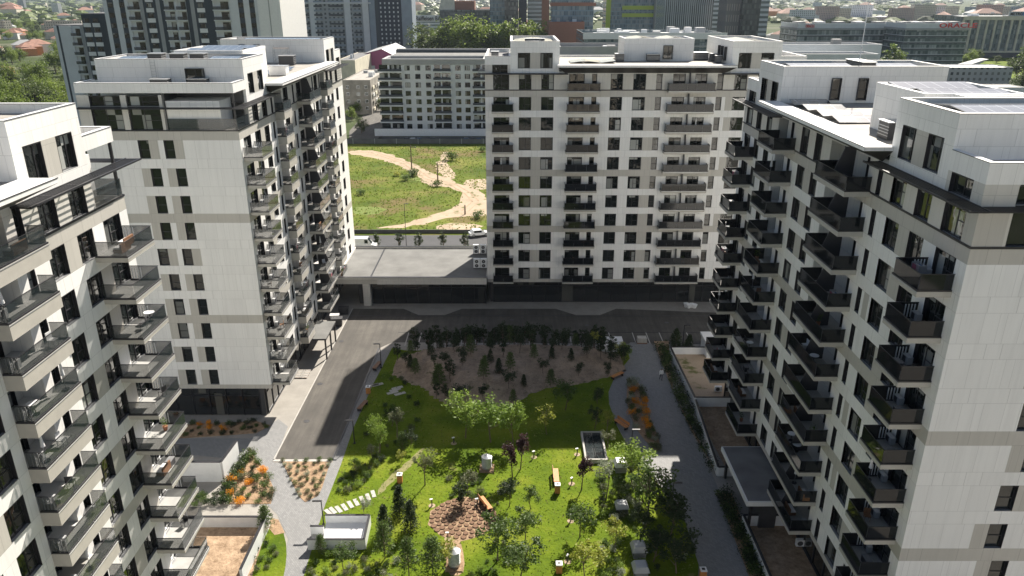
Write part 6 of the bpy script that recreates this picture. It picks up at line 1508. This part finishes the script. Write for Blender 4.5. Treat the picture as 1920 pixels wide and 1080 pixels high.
# --- large trees
def bigtrees(lst, label, group):
    for u, vb, vt, k, wd in lst:
        yy = 48.4 * 1419 / (vb + 12) * .93 if vb < 60 else None
        x, y = BP(u, vb); h = max(6, HP(vt, y)); tree(k, x, y, h, label, 'tree', group, 'broadleaf_tree', wd)
def BP(u, v):
    t_ = -(v - 540) / 1419; dy = math.cos(R(21.25)) + t_ * math.sin(R(21.25)); dz = -math.sin(R(21.25)) + t_ * math.cos(R(21.25)); k = -48.4 / dz
    return (u - 960) / 1419 * k, dy * k
def HP(v, y):
    t_ = -(v - 540) / 1419; return 48.4 + (-math.sin(R(21.25)) + t_ * math.cos(R(21.25))) / (math.cos(R(21.25)) + t_ * math.sin(R(21.25))) * y
bigtrees([(686, 96, 48, 'big', 1), (703, 92, 44, 'tall', 1.3), (720, 86, 50, 'big', .9), (745, 84, 40, 'tall', 1.5), (668, 96, 68, 'big', 1.2), (650, 100, 76, 'big', 1.2), (640, 104, 80, 'bigd', 1.1)], 'leafy tree in the belt left of the magenta hall', 'tree belt left of the magenta hall')
bigtrees([(755, 112, 62, 'big', 1.), (775, 104, 52, 'big', 1.1), (800, 120, 42, 'bigd', 1.2), (820, 100, 48, 'big', 1.), (845, 124, 30, 'big', 1.1), (862, 96, 26, 'big', 1.), (882, 124, 24, 'big', 1.1), (900, 124, 38, 'tall', 1.4), (922, 124, 42, 'big', 1.), (938, 124, 34, 'tall', 1.5), (955, 124, 38, 'big', 1.), (972, 124, 32, 'tall', 1.3), (990, 124, 46, 'big', 1.), (1003, 124, 30, 'tall', 1.5), (1020, 124, 54, 'big', 1.), (832, 124, 36, 'bigd', 1.), (912, 124, 50, 'bigd', 1.2), (1340, 84, 52, 'big', 1.)], 'tall poplar-like tree in the row behind the long white block', 'tall trees behind the long white block')
bigtrees([(1668, 140, 80, 'tall', 1.6), (1683, 140, 92, 'big', 1.), (1615, 92, 62, 'big', 1.), (1600, 92, 68, 'big', .8), (1818, 120, 90, 'big', 1.), (1805, 128, 100, 'big', 1.1), (1832, 116, 90, 'bigd', .9), (1868, 118, 106, 'bigd', 1.3), (1905, 150, 100, 'bigd', 1.2), (1918, 140, 82, 'tall', 1.5), (1888, 96, 86, 'big', 1.6), (1905, 96, 88, 'big', 1.5), (1912, 178, 130, 'bigd', 1.2), (1895, 128, 116, 'bigd', 1.2)], 'leafy tree among the offices and green field at the right', 'trees by the green field at the right')
LT = []
for i in range(64):
    vb = TR.uniform(84, 252); u = TR.uniform(-40, 118 + (vb - 84) * .22)
    if 98 < vb < 118 and 55 < u < 105: continue
    LT.append((u, vb, vb - TR.uniform(26, 42) * (vb + 12) / 130, ('big', 'big', 'bigd')[i % 3], TR.uniform(.9, 1.3)))
bigtrees(LT, 'broad green tree in the dense grove at the far left', 'grove at the far left')
LT = []
for i in range(60):
    vb = TR.uniform(22, 78); LT.append((TR.uniform(-20, 118), vb, vb - TR.uniform(14, 20) * (vb + 12) / 80, ('big', 'bigd')[i % 2], 1.3))
bigtrees(LT, 'distant broad tree in the suburb at the far left', 'suburb trees at the far left')
bigtrees([(690, 182, 136, 'big', 1.2), (702, 176, 142, 'bigd', 1.), (668, 215, 188, 'big', 1.2), (680, 208, 176, 'bigd', 1.1), (690, 200, 172, 'big', 1.), (700, 190, 168, 'big', .9), (660, 226, 200, 'big', 1.), (714, 208, 190, 'bigd', 1.), (678, 250, 222, 'bigd', 1.2), (730, 100, 84, 'big', 1.), (700, 118, 98, 'bigd', 1.)], 'green tree beside the side street left of the long white block', 'trees beside the side street')
LT = []
for i in range(46):
    vb = TR.uniform(16, 44); LT.append((TR.uniform(1440, 1560) if i % 3 else TR.uniform(740, 840), vb, vb - 12 * (vb + 12) / 50, 'bigd' if i % 2 else 'big', 1.5))
bigtrees(LT, 'distant tree in the park strips behind the office towers', 'park strips behind the offices')
# far woods nobody could count
b = MB(); wr = random.Random(4)
for i in range(2600):
    v = wr.uniform(-7, 40); y = 48.4 * 1419 / (v + 12.5); 
    if y > 7500: continue
    x = wr.uniform(-.78, .78) * y
    if not clear(x, y) or (y < 700): continue
    s = wr.uniform(5, 11) * (1 + y / 3000)
    k = b.m('lf_far' if wr.random() < .5 else 'lf_fard')
    i0 = len(b.v); hh = s * wr.uniform(.5, .9)
    for zz, rr in ((0, .8), (hh * .55, 1.), (hh, .45)):
        for j in range(7):
            a = j * .9 + wr.uniform(-.2, .2); b.v.append((x + math.cos(a) * s * rr * wr.uniform(.8, 1.2), y + math.sin(a) * s * rr, zz))
    for l_ in range(2):
        for j in range(7): b.f.append((i0 + l_ * 7 + j, i0 + l_ * 7 + (j + 1) % 7, i0 + l_ * 7 + 7 + (j + 1) % 7, i0 + l_ * 7 + 7 + j)); b.mi.append(k)
    b.f.append(tuple(i0 + 14 + j for j in range(7))); b.mi.append(k)
b.build('far_woods', kind='stuff')
# --- the rest of the estate behind the viewpoint, whose sunlit fronts show in the window panes
for x0, x1, lb, wl in ((-46, -8, 'white apartment tower closing the courtyard behind the viewpoint, left one', 'grid_white'), (20, 62, 'white apartment tower closing the courtyard behind the viewpoint, right one', 'grid_cream')):
    bld(lb, x0, x1, -62, 16, 41, wl, gear=0, name='apartment_tower')
patch('estate_paving', [(-70, -70), (75, -70), (75, -20), (-70, -20)], 0, 'concrete')
# ------------------------------------------------------------------ haze
hz = MB(); hz.box(-5900, 5900, -190, 7850, -1.2, 110, 'white'); 
t = bpy.data.materials.new('haze'); t.use_nodes = True; nt = t.node_tree; nt.nodes.remove(nt.nodes['Principled BSDF'])
pv = nt.nodes.new('ShaderNodeVolumePrincipled'); pv.inputs['Density'].default_value = .000038; pv.inputs['Color'].default_value = (.72, .84, 1, 1); pv.inputs['Anisotropy'].default_value = .2
nt.links.new(pv.outputs[0], nt.nodes['Material Output'].inputs['Volume'])
hz.mats = [t]; ho = hz.build('haze', kind='stuff')
for k in list(ho.data.polygons): k.material_index = 0
